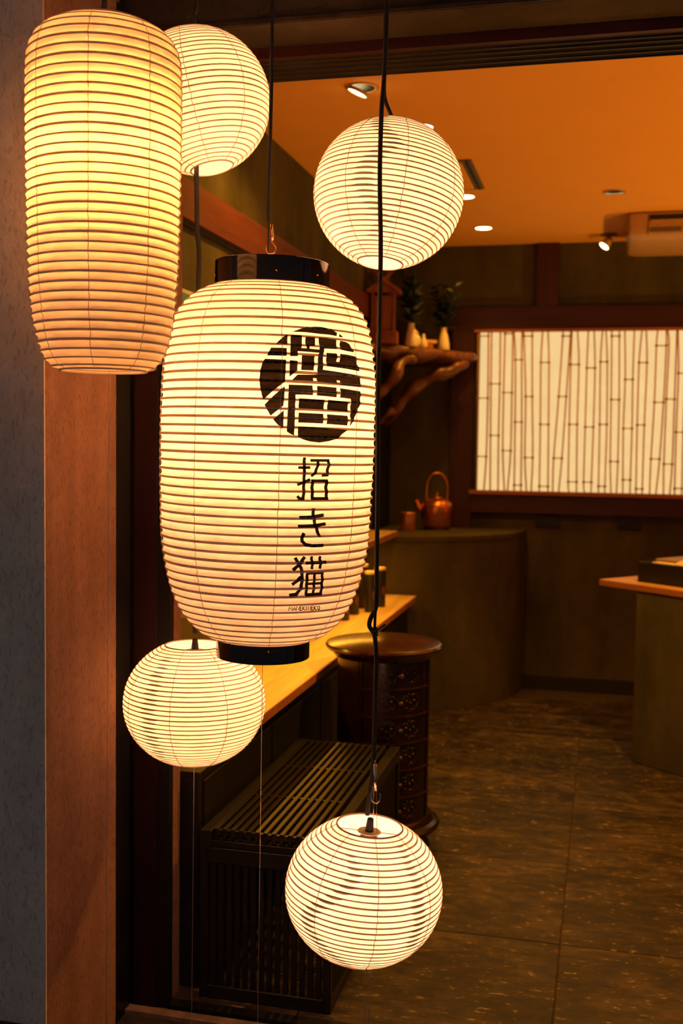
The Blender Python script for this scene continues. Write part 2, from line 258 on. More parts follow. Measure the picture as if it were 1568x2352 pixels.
LATIN = [[[-1.0006,0.1254],[-1.0041,0.1329],[-0.9876,0.1266],[-0.9805,0.1328],[-0.9724,0.1252],[-0.9634,0.1254],[-0.981,0.1357],[-0.9898,0.1295],[-1.0082,0.1358],[-1.0095,0.1256]],[[-0.9569,0.1252],[-0.9518,0.1329],[-0.9327,0.1251],[-0.9245,0.1256],[-0.9542,0.1358],[-0.9657,0.1258]],[[-0.9569,0.1278],[-0.9373,0.1276],[-0.9392,0.1294],[-0.9584,0.1295]],[[-0.9175,0.1255],[-0.927,0.1331],[-0.8845,0.1238],[-0.8935,0.1342],[-0.9024,0.1342],[-0.8925,0.1267],[-0.9338,0.1358],[-0.9265,0.1255]],[[-0.8697,0.1351],[-0.8931,0.1353],[-0.8818,0.1246],[-0.8574,0.1243],[-0.8597,0.1261],[-0.8745,0.1262],[-0.8825,0.1335],[-0.8679,0.1334]],[[-0.8821,0.129],[-0.8659,0.1289],[-0.8677,0.1306],[-0.8843,0.1308]],[[-0.8647,0.1343],[-0.8546,0.1254],[-0.8451,0.1253],[-0.8554,0.1343]],[[-0.8376,0.1347],[-0.8614,0.1294],[-0.8241,0.1244],[-0.82,0.1257],[-0.8474,0.1294],[-0.8294,0.1334]],[[-0.8238,0.1342],[-0.8124,0.1251],[-0.8029,0.125],[-0.8145,0.1341]],[[-0.7822,0.1249],[-0.7957,0.1326],[-0.7521,0.1232],[-0.7646,0.1337],[-0.7744,0.1338],[-0.7611,0.1261],[-0.8032,0.1355],[-0.7922,0.1251]],[[-0.737,0.1344],[-0.7642,0.1348],[-0.7481,0.1239],[-0.7197,0.1235],[-0.7232,0.1253],[-0.7404,0.1255],[-0.7516,0.1329],[-0.7347,0.1327]],[[-0.7499,0.1284],[-0.731,0.1282],[-0.7339,0.1299],[-0.7527,0.1302]],[[-0.7312,0.1336],[-0.7173,0.1245],[-0.7067,0.1244],[-0.7214,0.1335]],[[-0.7036,0.1339],[-0.7257,0.1286],[-0.6856,0.1234],[-0.6806,0.1247],[-0.7109,0.1285],[-0.6942,0.1326]],[[-0.6751,0.1337],[-0.6832,0.1318],[-0.6807,0.1287],[-0.6723,0.1255],[-0.6506,0.1225],[-0.6398,0.125],[-0.6426,0.1282],[-0.6517,0.1314],[-0.6672,0.1336],[-0.6724,0.1325],[-0.6602,0.1307],[-0.6539,0.1283],[-0.6516,0.126],[-0.6555,0.1251],[-0.6631,0.1262],[-0.67,0.1286],[-0.6716,0.1309],[-0.6651,0.1324]]]
BAMBOO = [[[[-0.7394,2.0626],[-0.7331,1.6844],[-0.7314,1.3473],[-0.731,1.155]],[[-0.6805,2.062],[-0.6767,1.6846],[-0.6785,1.3482],[-0.688,1.156]],[2.0374,1.6817,1.3447]],[[[-0.6624,2.0618],[-0.6604,1.7642],[-0.6565,1.4668],[-0.6515,1.1569]],[[-0.6128,2.0612],[-0.6098,1.7642],[-0.6103,1.4674],[-0.6061,1.1579]],[1.7642,1.4669]],[[[-0.5859,2.0609],[-0.5869,1.7119],[-0.5839,1.3769],[-0.5699,1.1587]],[[-0.5411,2.0604],[-0.5393,1.712],[-0.5388,1.3776],[-0.5518,1.1591]],[2.0493,1.7137,1.3798]],[[[-0.5348,2.0604],[-0.5239,1.9008],[-0.5174,1.5452],[-0.5139,1.16]],[[-0.4893,2.0599],[-0.4882,1.9006],[-0.4798,1.5456],[-0.4752,1.1609]],[1.9008,1.5452,1.1827]],[[[-0.4803,2.0598],[-0.461,1.6942],[-0.4573,1.3516],[-0.4438,1.1616]],[[-0.4323,2.0592],[-0.4235,1.6943],[-0.4126,1.3523],[-0.417,1.1622]],[2.0347,1.6915,1.3425]],[[[-0.3739,2.0586],[-0.3794,1.8867],[-0.3742,1.533],[-0.3705,1.1633]],[[-0.3439,2.0582],[-0.3343,1.8865],[-0.3281,1.5334],[-0.3216,1.1644]],[1.8848,1.5331,1.1791]],[[[-0.2595,2.0573],[-0.2748,1.6947],[-0.2941,1.3407],[-0.295,1.165]],[[-0.2167,2.0568],[-0.2327,1.6948],[-0.2482,1.3414],[-0.2614,1.1658]],[2.0325,1.6921,1.3415]],[[[-0.2106,2.0568],[-0.2127,1.8726],[-0.2118,1.5344],[-0.2095,1.2074],[-0.2031,1.1653]],[[-0.1792,2.0564],[-0.1674,1.8724],[-0.168,1.5348],[-0.1619,1.168]],[1.8726,1.5345,1.2079]],[[[-0.1201,2.0558],[-0.1233,1.8528],[-0.1231,1.52],[-0.1235,1.2075],[-0.1163,1.1673]],[[-0.0881,2.0554],[-0.0782,1.8526],[-0.0779,1.5205],[-0.0813,1.1654]],[1.8528,1.5202,1.208]],[[[-0.0424,2.0549],[-0.0489,1.8869],[-0.0436,1.5359],[-0.0404,1.1664]],[[-0.0234,2.0547],[-0.0119,1.8868],[-0.0047,1.5362],[-0.0057,1.1671]],[1.8869,1.536,1.1865]],[[[0.0084,2.0543],[0.0156,1.6752],[0.0202,1.3271],[0.029,1.1653]],[[0.0495,2.0539],[0.0586,1.6753],[0.0616,1.3278],[0.0592,1.166]],[2.0298,1.6752,1.3273]],[[[0.0794,2.0535],[0.0887,1.788],[0.0863,1.5141],[0.0937,1.1668]],[[0.1305,2.053],[0.1297,1.788],[0.1334,1.5145],[0.1324,1.1677]],[1.788,1.5141,1.2256]],[[[0.1713,2.0525],[0.161,1.8816],[0.161,1.5342],[0.165,1.1666]],[[0.1941,2.0523],[0.2034,1.8814],[0.1993,1.5345],[0.1991,1.1674]],[1.8815,1.5344,1.1762]],[[[0.2557,2.0516],[0.2513,1.9752],[0.2498,1.6611],[0.2407,1.3449],[0.2392,1.1684]],[[0.3019,2.0511],[0.3043,1.9747],[0.2988,1.6613],[0.2873,1.3457],[0.2731,1.1692]],[1.9751,1.6612,1.3455]],[[[0.3095,2.051],[0.3185,1.9746],[0.3134,1.6789],[0.311,1.318],[0.3139,1.1657]],[[0.358,2.0505],[0.3571,1.679],[0.3556,1.3187],[0.3477,1.1665]],[1.6789,1.3183]],[[[0.3639,2.0504],[0.3735,1.8225],[0.3712,1.4959],[0.373,1.1671]],[[0.408,2.0499],[0.4094,1.8224],[0.4089,1.4963],[0.4125,1.168]],[1.8225,1.496,1.1833]]]
CORD5 = [[-0.4334,2.1,2.2849],[-0.4342,2.1,2.1792],[-0.4372,2.1,2.0976],[-0.4406,2.1,2.0485],[-0.4421,2.1,1.9246],[-0.4382,2.1,1.7913],[-0.438,2.1,1.6739],[-0.4388,2.1,1.5049],[-0.4369,2.1,1.3342],[-0.4359,2.1,1.1619],[-0.4358,2.1,1.1012],[-0.4372,2.1,1.0767],[-0.4466,2.1,1.0571],[-0.449,2.1,1.0413],[-0.4399,2.1,1.0269],[-0.4361,2.1,1.0096],[-0.4337,2.1,0.9704],[-0.4344,2.1,0.9002],[-0.4356,2.1,0.812],[-0.4366,2.1,0.7589],[-0.4405,2.1,0.723],[-0.4435,2.1,0.6916],[-0.4459,2.1,0.6736],[-0.4475,2.1,0.6583]]
CORD5TIE = [[-0.4359,2.094,1.0777],[-0.4365,2.094,1.0585],[-0.437,2.094,1.0324]]
ZIP = [[-0.4366,2.088,1.0317],[-0.4288,2.088,1.0373],[-0.4218,2.088,1.0429],[-0.414,2.088,1.0485]]
GRIP5 = [[-0.4318,2.094,0.7654],[-0.4301,2.094,0.7116]]
HOOK5 = [[-0.4374,2.094,0.7207],[-0.4355,2.094,0.7147],[-0.4388,2.094,0.702],[-0.436,2.094,0.6898],[-0.4288,2.094,0.686],[-0.4227,2.094,0.691],[-0.4201,2.094,0.6992],[-0.4211,2.094,0.7062]]
WIRE5 = [[[-0.4359,2.105,0.7086],[-0.4356,2.105,0.6327]],[[-0.4283,2.094,0.7127],[-0.4251,2.094,0.6198]]]
CORDBIG = [[-0.6944,2.2,2.3473],[-0.6949,2.2,2.2074],[-0.6956,2.2,2.0929],[-0.698,2.2,1.96],[-0.6993,2.2,1.8977],[-0.698,2.2,1.86]]
WIREBIG = [[-0.698,2.2,1.8618],[-0.6986,2.2,1.826],[-0.6981,2.2,1.7811]]
GRIPBIG = [[-0.691,2.196,1.8563],[-0.6878,2.196,1.8232]]
HOOKBIG = [[-0.6878,2.196,1.825],[-0.6897,2.196,1.8196],[-0.6839,2.196,1.8132],[-0.681,2.196,1.8051],[-0.6837,2.196,1.798],[-0.6904,2.196,1.7955],[-0.698,2.196,1.7975],[-0.7018,2.196,1.8048],[-0.701,2.196,1.8128]]
CORD2 = [[-0.8993,2.3,2.405],[-0.901,2.3,2.3495],[-0.905,2.3,2.3368],[-0.9029,2.3,2.3217],[-0.9017,2.3,2.2937]]
CORD4 = [[-0.8988,2.3,2.1344],[-0.898,2.3,2.0024],[-0.8965,2.3,1.9266],[-0.8952,2.3,1.8695],[-0.8908,2.3,1.8265],[-0.8915,2.3,1.7644],[-0.8921,2.3,1.707],[-0.8935,2.3,1.417],[-0.8949,2.3,1.1226],[-0.8952,2.3,0.9838],[-0.8962,2.3,0.9718]]
CORDTALL = [[-0.8852,1.82,2.2248],[-0.8852,1.82,2.1724],[-0.886,1.82,2.1574]]
CORD3 = [[-0.4837,2.33,2.3821],[-0.4832,2.33,2.2375],[-0.4839,2.33,2.1602],[-0.4806,2.33,2.1354],[-0.4727,2.33,2.1158],[-0.4638,2.33,2.0934],[-0.4625,2.33,2.0724]]
# ================================================================ STRUCTURE
XL, XR, YB, ZC = -1.27, 2.6, 6.37, 2.56
def st(o, label, cat): tag(o,label,cat,kind='structure'); return o
# floor: grout bed with single tiles laid on it
fl = st(obj('floor',B(-2.2,XR+.1,.4,YB+.1,-.06,-.004),'grout'),'dark mottled stone tile floor running from the street into the shop','floor')
TX, TY, TW, TD, GP = -.09, 3.06, .612, .608, .0035
tb = bmesh.new(); box(tb,GP/2,TW-GP/2,GP/2,TD-GP/2,-.006,0,.0012); tile_me = None
for i in range(-3,5):
    for j in range(-4,6):
        x, y = TX+i*TW, TY+j*TD
        if y+TD > YB+.3 or x > XR: continue
        if tile_me is None:
            t0 = obj('tile',tb,'tile',fl,loc=(x,y,0)); tile_me = t0.data
        else: t0 = share('tile',tile_me,fl,(x,y,0))
# ceiling of the shop, porch ceiling in front
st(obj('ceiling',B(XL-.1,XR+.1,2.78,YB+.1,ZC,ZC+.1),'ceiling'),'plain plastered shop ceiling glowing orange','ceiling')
st(obj('ceiling_porch',B(-2.2,XR,1.0,2.95,2.72,2.80),'lintel'),'dark boarded porch ceiling that the lanterns hang from','ceiling')
# walls
wl = st(obj('wall_left',B(XL-.1,XL,2.54,YB+.1,0,ZC),'olive'),'olive brown plaster side wall with a long red beam','wall')
wb = st(obj('wall_back',B(XL,XR+.1,YB,YB+.1,0,ZC),'olive'),'dark olive plaster wall behind the backlit bamboo screen','wall')
st(obj('wall_right',B(XR,XR+.1,2.78,YB,0,ZC),'olive'),'olive plaster wall on the far right of the shop','wall')
fb = bmesh.new(); box(fb,-2.2,-1.0930,1.978,1.983,0,2.72); rv = bmesh.new(); box(rv,-2.2,-1.0925,1.983,2.306,0,2.72); box(rv,-2.2,-1.135,2.306,2.41,0,2.72)
st(obj('wall_reveal',rv,'reveal'),'brown plaster reveal between the grey pier and the door jamb','wall')
st(obj('wall_front',fb,'facade'),'grey brown speckled plaster pier beside the entrance','wall')
st(obj('baseboard_front',B(-2.2,-1.125,1.962,1.9795,0,.19),'plinth'),'dark stone plinth under the plaster pier','plinth')
sb = bmesh.new(); box(sb,-1.30,-1.027,2.475,2.54,0,2.36)
st(obj('wall_entrance',sb,'reveal'),'narrow plaster strip behind the dark door jamb','wall')
st(obj('wall_lintel',B(-1.20,XR,2.455,2.60,2.366,2.72),'lintel'),'dark brown plaster above the entrance opening','wall')
st(obj('wall_transom',B(-1.30,XR,2.62,2.78,2.44,2.72),'dark'),'black panel above the sliding door tracks','panel')
# door jamb at the left of the opening
n = 0
def trim(bm, m, label, cat='trim', smooth=False):
    global n; n += 1
    return st(obj('trim_%d'%n,bm,m,smooth=smooth),label,cat)
trim(B(-1.134,-1.110,2.308,2.42,0,2.40),'blackmetal','black strip in the corner where plaster meets the jamb','post')
trim(B(-1.20,-1.143,2.408,2.455,0,2.366),'blackmetal','black metal edge post where plaster meets the jamb','post')
trim(B(-1.143,-1.108,2.45,2.475,0,2.366),'blackwood','dark brown inner strip of the door jamb','post')
trim(B(-1.108,-1.050,2.44,2.475,0,2.366),'jambwood','deep red wooden door jamb left of the lanterns','post')
trim(B(-1.050,-1.018,2.446,2.472,0,2.366),'blackmetal','black metal door channel beside the red jamb','post')
# door head: red beam, then black underside with sliding tracks
hd = trim(B(-1.05,XR,2.605,2.625,2.342,2.396),'redwood','dark red beam over the entrance','beam')
hd2 = trim(B(-1.05,XR,2.625,2.775,2.343,2.44),'blackwood','black grooved door head with sliding tracks','beam')
for k,yy in enumerate((2.640,2.668,2.700,2.735,2.768)):
    obj('track',B(-1.03,XR,yy,yy+.003,2.339,2.3435),'darkline',hd2)
trim(B(-1.10,XR,2.450,2.458,2.366,2.376),'darkline','thin metal drip edge under the lintel','strip')
# threshold
trim(B(-1.018,XR,2.440,2.475,-.003,.012),'blackmetal','black sliding door sill track on the floor','sill')
trim(B(-1.14,XR,2.395,2.425,-.003,.010),'sill','worn pale stone threshold strip','sill')
# beams and posts inside
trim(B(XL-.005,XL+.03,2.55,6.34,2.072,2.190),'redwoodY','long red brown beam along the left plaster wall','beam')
trim(B(XL-.005,XL+.012,2.55,6.34,2.058,2.0715),'dark','black strip painted in as the shadow gap under the long red beam','strip')  # solid black strip stands in for the shadow line under the beam
trim(B(XL-.005,XL+.025,5.95,6.34,0.93,2.06),'blackwood','dark corner post behind the small shrine','post')
trim(B(-.93,XR,6.335,YB+.01,2.072,2.200),'redwood','dark red horizontal beam above the bamboo screen','beam')
trim(B(-.412,-.292,6.34,YB+.01,2.198,ZC),'redwoodZ','short dark red post above the bamboo screen','post')
trim(B(-.888,-.760,6.335,YB+.01,.92,2.075),'redwoodZ','dark red post left of the bamboo screen','post')
trim(B(-.762,XR,6.335,YB+.01,1.022,1.138),'redwood','dark red sill beam below the bamboo screen','beam')
trim(B(-.45,XR,5.335,5.365,-.004,.0035),'darkline','thin metal joint strip across the tiled floor','strip')
st(obj('baseboard_back',B(-.45,XR,6.352,YB+.01,0,.075),'dark'),'black baseboard along the back wall','baseboard')
# backlit bamboo screen
wx0, wx1, wz0, wz1 = -.748, 1.30, 1.146, 2.068
win = bpy.data.objects.new('window_1',None); COL.objects.link(win); win.location = (wx0,6.35,wz0)
st(win,'backlit paper screen with bamboo shaped lattice','window')
m_,N_,L_ = mat('shoji_lit'); N_.remove(N_['Principled BSDF']); e_ = N_.new('ShaderNodeEmission')
v_ = tex(N_,L_); q_ = noise(N_,L_,v_,9,5,.6)
L_.new(ramp(N_,L_,q_.outputs[0],[(.3,(.92,.60,.25)),(.7,(1,.66,.28))]).outputs[0],e_.inputs[0]); e_.inputs[1].default_value = SHOJI*.78
L_.new(e_.outputs[0],N_['Material Output'].inputs[0]); M['shoji'] = m_
obj('shoji_paper',B(0.02,wx1-wx0,0,.012,.004,wz1-wz0-.006),'shoji',win)
obj('top_rail',B(-.012,wx1-wx0,-.026,-.006,wz1-wz0-.010,wz1-wz0+.006),'kframe',win)
obj('bottom_rail',B(-.025,wx1-wx0,-.030,-.004,-.018,.004),'kframe',win)
obj('side_shadow_strip',B(-.004,.018,-.008,.01,0,wz1-wz0),'dark',win)  # dark strip stands in for the shade along the screen's edge
bam = [b for b in BAMBOO]
last = BAMBOO[-1]; step = .098
for k in range(1,9):
    src = BAMBOO[(k*5)%16]; dx = last[0][0][0]+k*step-src[0][0][0]
    bam.append([[[x+dx,z] for x,z in src[0]],[[x+dx,z] for x,z in src[1]],src[2]])
def xz_at(line, z):
    l = sorted(line,key=lambda p:-p[1])
    for a,b in zip(l,l[1:]):
        if a[1] >= z >= b[1]: t = (a[1]-z)/max(1e-6,a[1]-b[1]); return a[0]+(b[0]-a[0])*t
    return l[-1][0] if z < l[-1][1] else l[0][0]
for A,C,nodes in bam:
    bm = bmesh.new(); ox, oz = wx0, wz0; hw = .0042
    for line in (A,C):
        l = [Vector((x-ox,0,z-oz)) for x,z in sorted(line,key=lambda p:-p[1])]
        l[0].z = wz1-wz0-.008; l[-1].z = .002
        l = smoothpath(l,4)
        ring = []
        for p in l: ring.append([bm.verts.new((p.x+sx*hw,yy,p.z)) for sx,yy in ((-1,-.004),(-1,-.018),(1,-.018),(1,-.004))])
        for a,b in zip(ring,ring[1:]):
            for q in range(4): bm.faces.new((a[q],a[(q+1)%4],b[(q+1)%4],b[q]))
        bm.faces.new(ring[0]); bm.faces.new(ring[-1][::-1])
    for z in nodes:
        xa, xb = xz_at(A,z)-ox, xz_at(C,z)-ox
        box(bm,xa-.004,xb+.004,-.019,-.006,z-oz-.003,z-oz+.003)
        for xx in (xa,xb): box(bm,xx-.008,xx+.008,-.0195,-.006,z-oz-.006,z-oz+.006,.002)
    obj('bamboo_culm',bm,'kumiko',win)
# sockets on the back wall
for x0,x1,lab in ((-.390,-.258,'black double socket plate below the screen, nearer the curved counter'),(.070,.198,'black socket plate below the screen, above the right counter')):
    t = thing('wall_socket',lab,'socket',((x0+x1)/2,YB-.002,.945),group='socket plates on the back wall')
    obj('plate',B(-(x1-x0)/2,(x1-x0)/2,-.010,0,0,.072,.002),'dark',t)
    for s in (-.03,.03): obj('outlet',B(s-.014,s+.014,-.013,-.009,.018,.054,.002),'blackmetal',t)
t = thing('wall_switch','small dark switch on the lit side wall behind the lantern cord','switch',(XL,6.21,1.005))
obj('plate',B(0,.010,-.035,.035,0,.07,.002),'dark',t); obj('rocker',B(.009,.013,-.015,.015,.018,.052,.002),'blackmetal',t)
# ================================================================ LANTERNS
def profile(pts, n=10):
    return [(p.x,p.y) for p in smoothpath([Vector((a,b,0)) for a,b in pts],n)]     # (z, r)
class Surf:
    def __init__(s, prof, ribs, corr):
        s.p = prof; s.s = [0]
        for a,b in zip(prof,prof[1:]): s.s.append(s.s[-1]+math.hypot(b[0]-a[0],b[1]-a[1]))
        s.len = s.s[-1]; s.n = ribs; s.pitch = s.len/(ribs-1); s.corr = corr
    def at(s, u, off=0, flat=False):
        u = min(max(u,0),s.len*.99999); lo, hi = 0, len(s.s)-1
        while hi-lo > 1:
            m = (lo+hi)//2
            if s.s[m] <= u: lo = m
            else: hi = m
        t = (u-s.s[lo])/max(1e-9,s.s[hi]-s.s[lo]); a,b = s.p[lo],s.p[hi]
        z = a[0]+(b[0]-a[0])*t; r = a[1]+(b[1]-a[1])*t
        i0, i1 = max(0,lo-4), min(len(s.p)-1,hi+4); dz, dr = s.p[i1][0]-s.p[i0][0], s.p[i1][1]-s.p[i0][1]; d = math.hypot(dz,dr)
        nz, nr = -dr/d, dz/d
        k = off - (0 if flat else s.corr*abs(math.sin(PI*u/s.pitch)))
        return z+nz*k, r+nr*k
    def s_of_z(s, z):
        for i in range(len(s.p)-1):
            if s.p[i][0] <= z <= s.p[i+1][0]:
                return s.s[i]+(s.s[i+1]-s.s[i])*(z-s.p[i][0])/max(1e-9,s.p[i+1][0]-s.p[i][0])
        return s.len
def bulb_mat(k):
    if k not in M['bulb']: M['bulb'][k] = emit('lamp_bulb_glow_%s'%k,LAMP[k],LANT[k])
    return M['bulb'][k]
NS = 96
def shade(root, S_, rib_h, threads, phase, sub=6, rib_t=.0011, wob=0.0, seed=1):
    rnd = random.Random(seed); bm = bmesh.new(); rows = []
    ph = [rnd.uniform(0,6.28) for _ in range(4)]
    nr = (S_.n-1)*sub
    for i in range(nr+1):
        u = S_.len*i/nr; row = []
        for k in range(NS):
            a = 2*PI*k/NS
            c = wob*abs(math.sin(PI*u/S_.pitch))*(math.sin(3*a+ph[0]+u*40)+math.sin(7*a+ph[1]-u*90)+.6*math.sin(17*a+u*150+ph[2]))
            z,r = S_.at(u,c); row.append(bm.verts.new((r*math.cos(a),r*math.sin(a),z)))
        rows.append(row)
    for A,C in zip(rows,rows[1:]):
        for k in range(NS): bm.faces.new((A[k],A[(k+1)%NS],C[(k+1)%NS],C[k]))
    sh = obj('paper_shade',bm,'paper',root,True)
    for q in range(S_.n):
        u = S_.pitch*q; bm = bmesh.new(); h = rib_h/2*rnd.uniform(.8,1.15); ring = []
        for k in range(NS):
            a = 2*PI*k/NS; row = []
            for du,off in ((-h,.0002),(-h*.6,rib_t),(h*.6,rib_t),(h,.0002)):
                z,r = S_.at(u+du,off,True); row.append(bm.verts.new((r*math.cos(a),r*math.sin(a),z)))
            ring.append(row)
        for k in range(NS):
            A,C = ring[k],ring[(k+1)%NS]
            for j in range(3): bm.faces.new((A[j],C[j],C[j+1],A[j+1]))
        obj('rib',bm,'rib',sh,True)
    for t in range(threads):
        a = phase+2*PI*t/threads; bm = bmesh.new(); pts = []
        for i in range((S_.n-1)*2+1):
            z,r = S_.at(S_.pitch*i/2,.0012 if i%2==0 else .0006-S_.corr*.55,True); aa = a+rnd.uniform(-1,1)*.0012/max(r,.05)
            pts.append((r*math.cos(aa),r*math.sin(aa),z))
        tube(bm,pts,.0007,4); obj('thread',bm,'thread',sh)
    return sh
def overlaps(root, S_, rib_h, path):
    """short doubled strips where sheets of paper are pasted over one another"""
    bm = bmesh.new()
    for q,(a0,w,side) in path.items():
        u = S_.pitch*q; prev = None; m = 8
        for k in range(m+1):
            a = a0+w*(k/m-.5); f = max(.15,math.sin(PI*k/m)**.5); row = []
            for du in ((-rib_h*.4, rib_h*.4+rib_h*.95*f) if side>0 else (-rib_h*.4-rib_h*.95*f, rib_h*.4)):
                z,r = S_.at(u+du,.0009,True); row.append(bm.verts.new((r*math.cos(a),r*math.sin(a),z)))
            if prev: bm.faces.new((prev[0],row[0],row[1],prev[1]))
            prev = row
    o = obj('paper_overlap',bm,'overlap',root,True); o['kind'] = 'stuff'; return o
def ringwire(root, name, z, r, t, m):
    bm = bmesh.new(); lathe(bm,[(r-t,z-t),(r+t,z-t),(r+t,z+t),(r-t,z+t),(r-t,z-t)],64); return obj(name,bm,m,root,True)
def cordpart(root, pts, r, name='power_cord', m='cord', n=8, sm=5):
    bm = bmesh.new(); tube(bm,smoothpath(local(root,pts),sm),r,n); return obj(name,bm,m,root,True)
def bulbset(root, key, zb, zs, cap=True, rb=.030):
    """bulb centre at zb, socket rising to zs, round holder plate on top"""
    bm = bmesh.new(); lathe(bm,[(0,-rb),(rb*.6,-rb*.8),(rb,0),(rb*.85,rb*.5),(rb*.45,rb*1.1),(.012,rb*1.5),(0,rb*1.5)],12,0,0,zb); obj('bulb',bm,bulb_mat(key),root,True)
    bm = bmesh.new(); lathe(bm,[(0,zb+rb*1.5),(.014,zb+rb*1.5),(.021,zb+rb*1.5+.008),(.022,zs-.014),(.014,zs-.004),(0,zs-.004)],24); obj('socket',bm,'bakelite',root,True)
    if cap:
        bm = bmesh.new(); lathe(bm,[(0,zs-.001),(.023,zs-.001),(.024,zs),(.023,zs+.0015),(0,zs+.0015)],32); obj('holder_plate',bm,'plate',root)
        bm = bmesh.new(); lathe(bm,[(0,zs+.0015),(.009,zs+.0015),(.0085,zs+.006),(.006,zs+.026),(.0045,zs+.028),(0,zs+.028)],20); obj('strain_relief',bm,'cord',root,True)
def spokes(root, z, r, rb):
    for s in (0,1):
        bm = bmesh.new(); a = .15+PI*s; tube(bm,[(rb*math.cos(a),rb*math.sin(a),z),(r*math.cos(a),r*math.sin(a),z)],.0012,6); obj('holder_arm',bm,'plate',root)
def tether(root, p, q): 
    bm = bmesh.new(); tube(bm,local(root,[p,q]),.0007,5); obj('tether_wire',bm,'wire',root)
def globe(name, key, label, c, R, b, ro, ribs, rib_h, tilt, seed, threads=8, phase=.3, corr=.0012):
    H = b*R; a0 = math.asin(min(.95,ro))
    pts = [(-H*math.cos(a0+(PI-2*a0)*i/40), R*math.sin(a0+(PI-2*a0)*i/40)) for i in range(41)]
    z0 = pts[0][0]; pts = [(z-z0,r) for z,r in pts]
    rot = Matrix.Rotation(tilt[2],3,'Z') @ Matrix.Rotation(tilt[1],3,'Y') @ Matrix.Rotation(tilt[0],3,'X')
    base = Vector(c) + rot @ Vector((0,0,z0))
    t = thing(name,label,'lantern',base,rot.to_euler(),'paper lanterns hanging in the entrance')
    S_ = Surf(pts,ribs,corr); sh = shade(t,S_,rib_h,threads,phase,4,.0009,.0003,seed)
    ringwire(t,'rim_ring',S_.p[0][0],S_.p[0][1],.0014,'rib'); ringwire(t,'rim_ring',S_.p[-1][0],S_.p[-1][1],.0014,'rib')
    return t,S_,-z0
CEIL = 2.725
# --- the big lantern with the emblem
Bp, Tp = Vector((-.7025,2.2,.9499)), Vector((-.6886,2.2,1.7764)); Lb = (Tp-Bp).length
big = thing('emblem_lantern','large paper lantern with black round emblem, characters and black end rings','lantern',Bp,(0,math.atan2(Tp.x-Bp.x,Tp.z-Bp.z),0),'paper lanterns hanging in the entrance')
SB = Surf(profile([[0.0377,0.103],[0.0451,0.1214],[0.0588,0.1425],[0.0956,0.1747],[0.1508,0.1995],[0.2335,0.217],[0.3255,0.2225],[0.4634,0.2253],[0.5829,0.2234],[0.6565,0.2151],[0.7116,0.1995],[0.7484,0.171],[0.7686,0.1379],[0.7751,0.1223]]),48,.0032)
bsh = shade(big,SB,.0052,8,-1.95,6,.0012,.0006,11)
def ring_band(name, r, z0, z1, t=.004):
    bm = bmesh.new(); lathe(bm,[(r-t,z0),(r-.001,z0),(r,z0+.001),(r,z1-.001),(r-.001,z1),(r-t,z1),(r-t,z0)],96); return smooth_by_angle(obj(name,bm,'lacquer',big),30)
rb_ = ring_band('bottom_ring',.0995,-.002,.0400); rt_ = ring_band('top_ring',.1195,.772,.8260)
for rr,zz,host,A in ((.0995,.026,rb_,(-2.95,-1.15)),(.1195,.795,rt_,(-2.7,-1.2,-.4))):
    for a in A:
        bm = bmesh.new(); bmesh.ops.create_uvsphere(bm,u_segments=8,v_segments=6,radius=.0022,matrix=Matrix.Translation((rr*math.cos(a),rr*math.sin(a),zz))); obj('rivet',bm,'brass',host,True)
def decal(name, polys, label, parent, strip=True, lift=0.0):
    bm = bmesh.new()
    for i,pl in enumerate(polys):
        b = bmesh.new(); vs_ = [b.verts.new((x,z,0)) for x,z in pl]; m2 = len(vs_)
        if strip:
            for q in range(m2//2-1): b.faces.new((vs_[q],vs_[q+1],vs_[m2-2-q],vs_[m2-1-q]))
        else:
            f = b.faces.new(vs_); f.normal_update(); bmesh.ops.triangulate(b,faces=[f],ngon_method='EAR_CLIP')
        zs = [p[1] for p in pl]; xs = [p[0] for p in pl]
        z = math.floor(min(zs)/.0028)*.0028
        while z < max(zs):
            bmesh.ops.bisect_plane(b,geom=b.verts[:]+b.edges[:]+b.faces[:],plane_co=(0,z,0),plane_no=(0,1,0)); z += .0028
        x = math.floor(min(xs)/.03)*.03
        while x < max(xs):
            bmesh.ops.bisect_plane(b,geom=b.verts[:]+b.edges[:]+b.faces[:],plane_co=(x,0,0),plane_no=(1,0,0)); x += .03
        off = lift+.0014+.00008*(i%5)
        for v in b.verts:
            a, zz = v.co.x, v.co.y; u = SB.s_of_z(zz)
            k = abs(math.sin(PI*u/SB.pitch)); z2,r2 = SB.at(u,off-.0030*max(0,k-.12),True)
            v.co = Vector((r2*math.cos(a),r2*math.sin(a),z2))
        me = bpy.data.meshes.new('t'); b.to_mesh(me); b.free(); bm.from_mesh(me); bpy.data.meshes.remove(me)
    o = obj(name,bm,'ink',parent); o['label'] = label; return o
decal('round_emblem',EMBLEM,'black round cut character emblem',bsh,False)
for ch,lab in zip(CHARS,('topmost black painted character','middle black painted character','lowest black painted character')): decal('painted_character',ch,lab,bsh)
decal('painted_lettering',LATIN,'small black Latin lettering under the characters',bsh,True,.0008)
bulbset(big,'big',.53,.63,rb=.034)
cordpart(big,[(CORDBIG[0][0],2.2,CEIL)]+CORDBIG,.0042)
cordpart(big,WIREBIG,.0018,'thin_flex'); 
bm = bmesh.new(); tube(bm,local(big,[WIREBIG[-1],tuple(Bp+(Tp-Bp)*.79)]),.0020,6); obj('inner_flex',bm,'cord',big)
cordpart(big,GRIPBIG,.0030,'cord_grip','brass',10,2); cordpart(big,HOOKBIG,.0013,'hook','brass',8,5)
for s in (0,PI/2):
    bm = bmesh.new(); r_ = .1175; tube(bm,[(r_*math.cos(s),r_*math.sin(s),.80),(-r_*math.cos(s),-r_*math.sin(s),.80)],.0015,6); obj('cross_wire',bm,'brass',big)
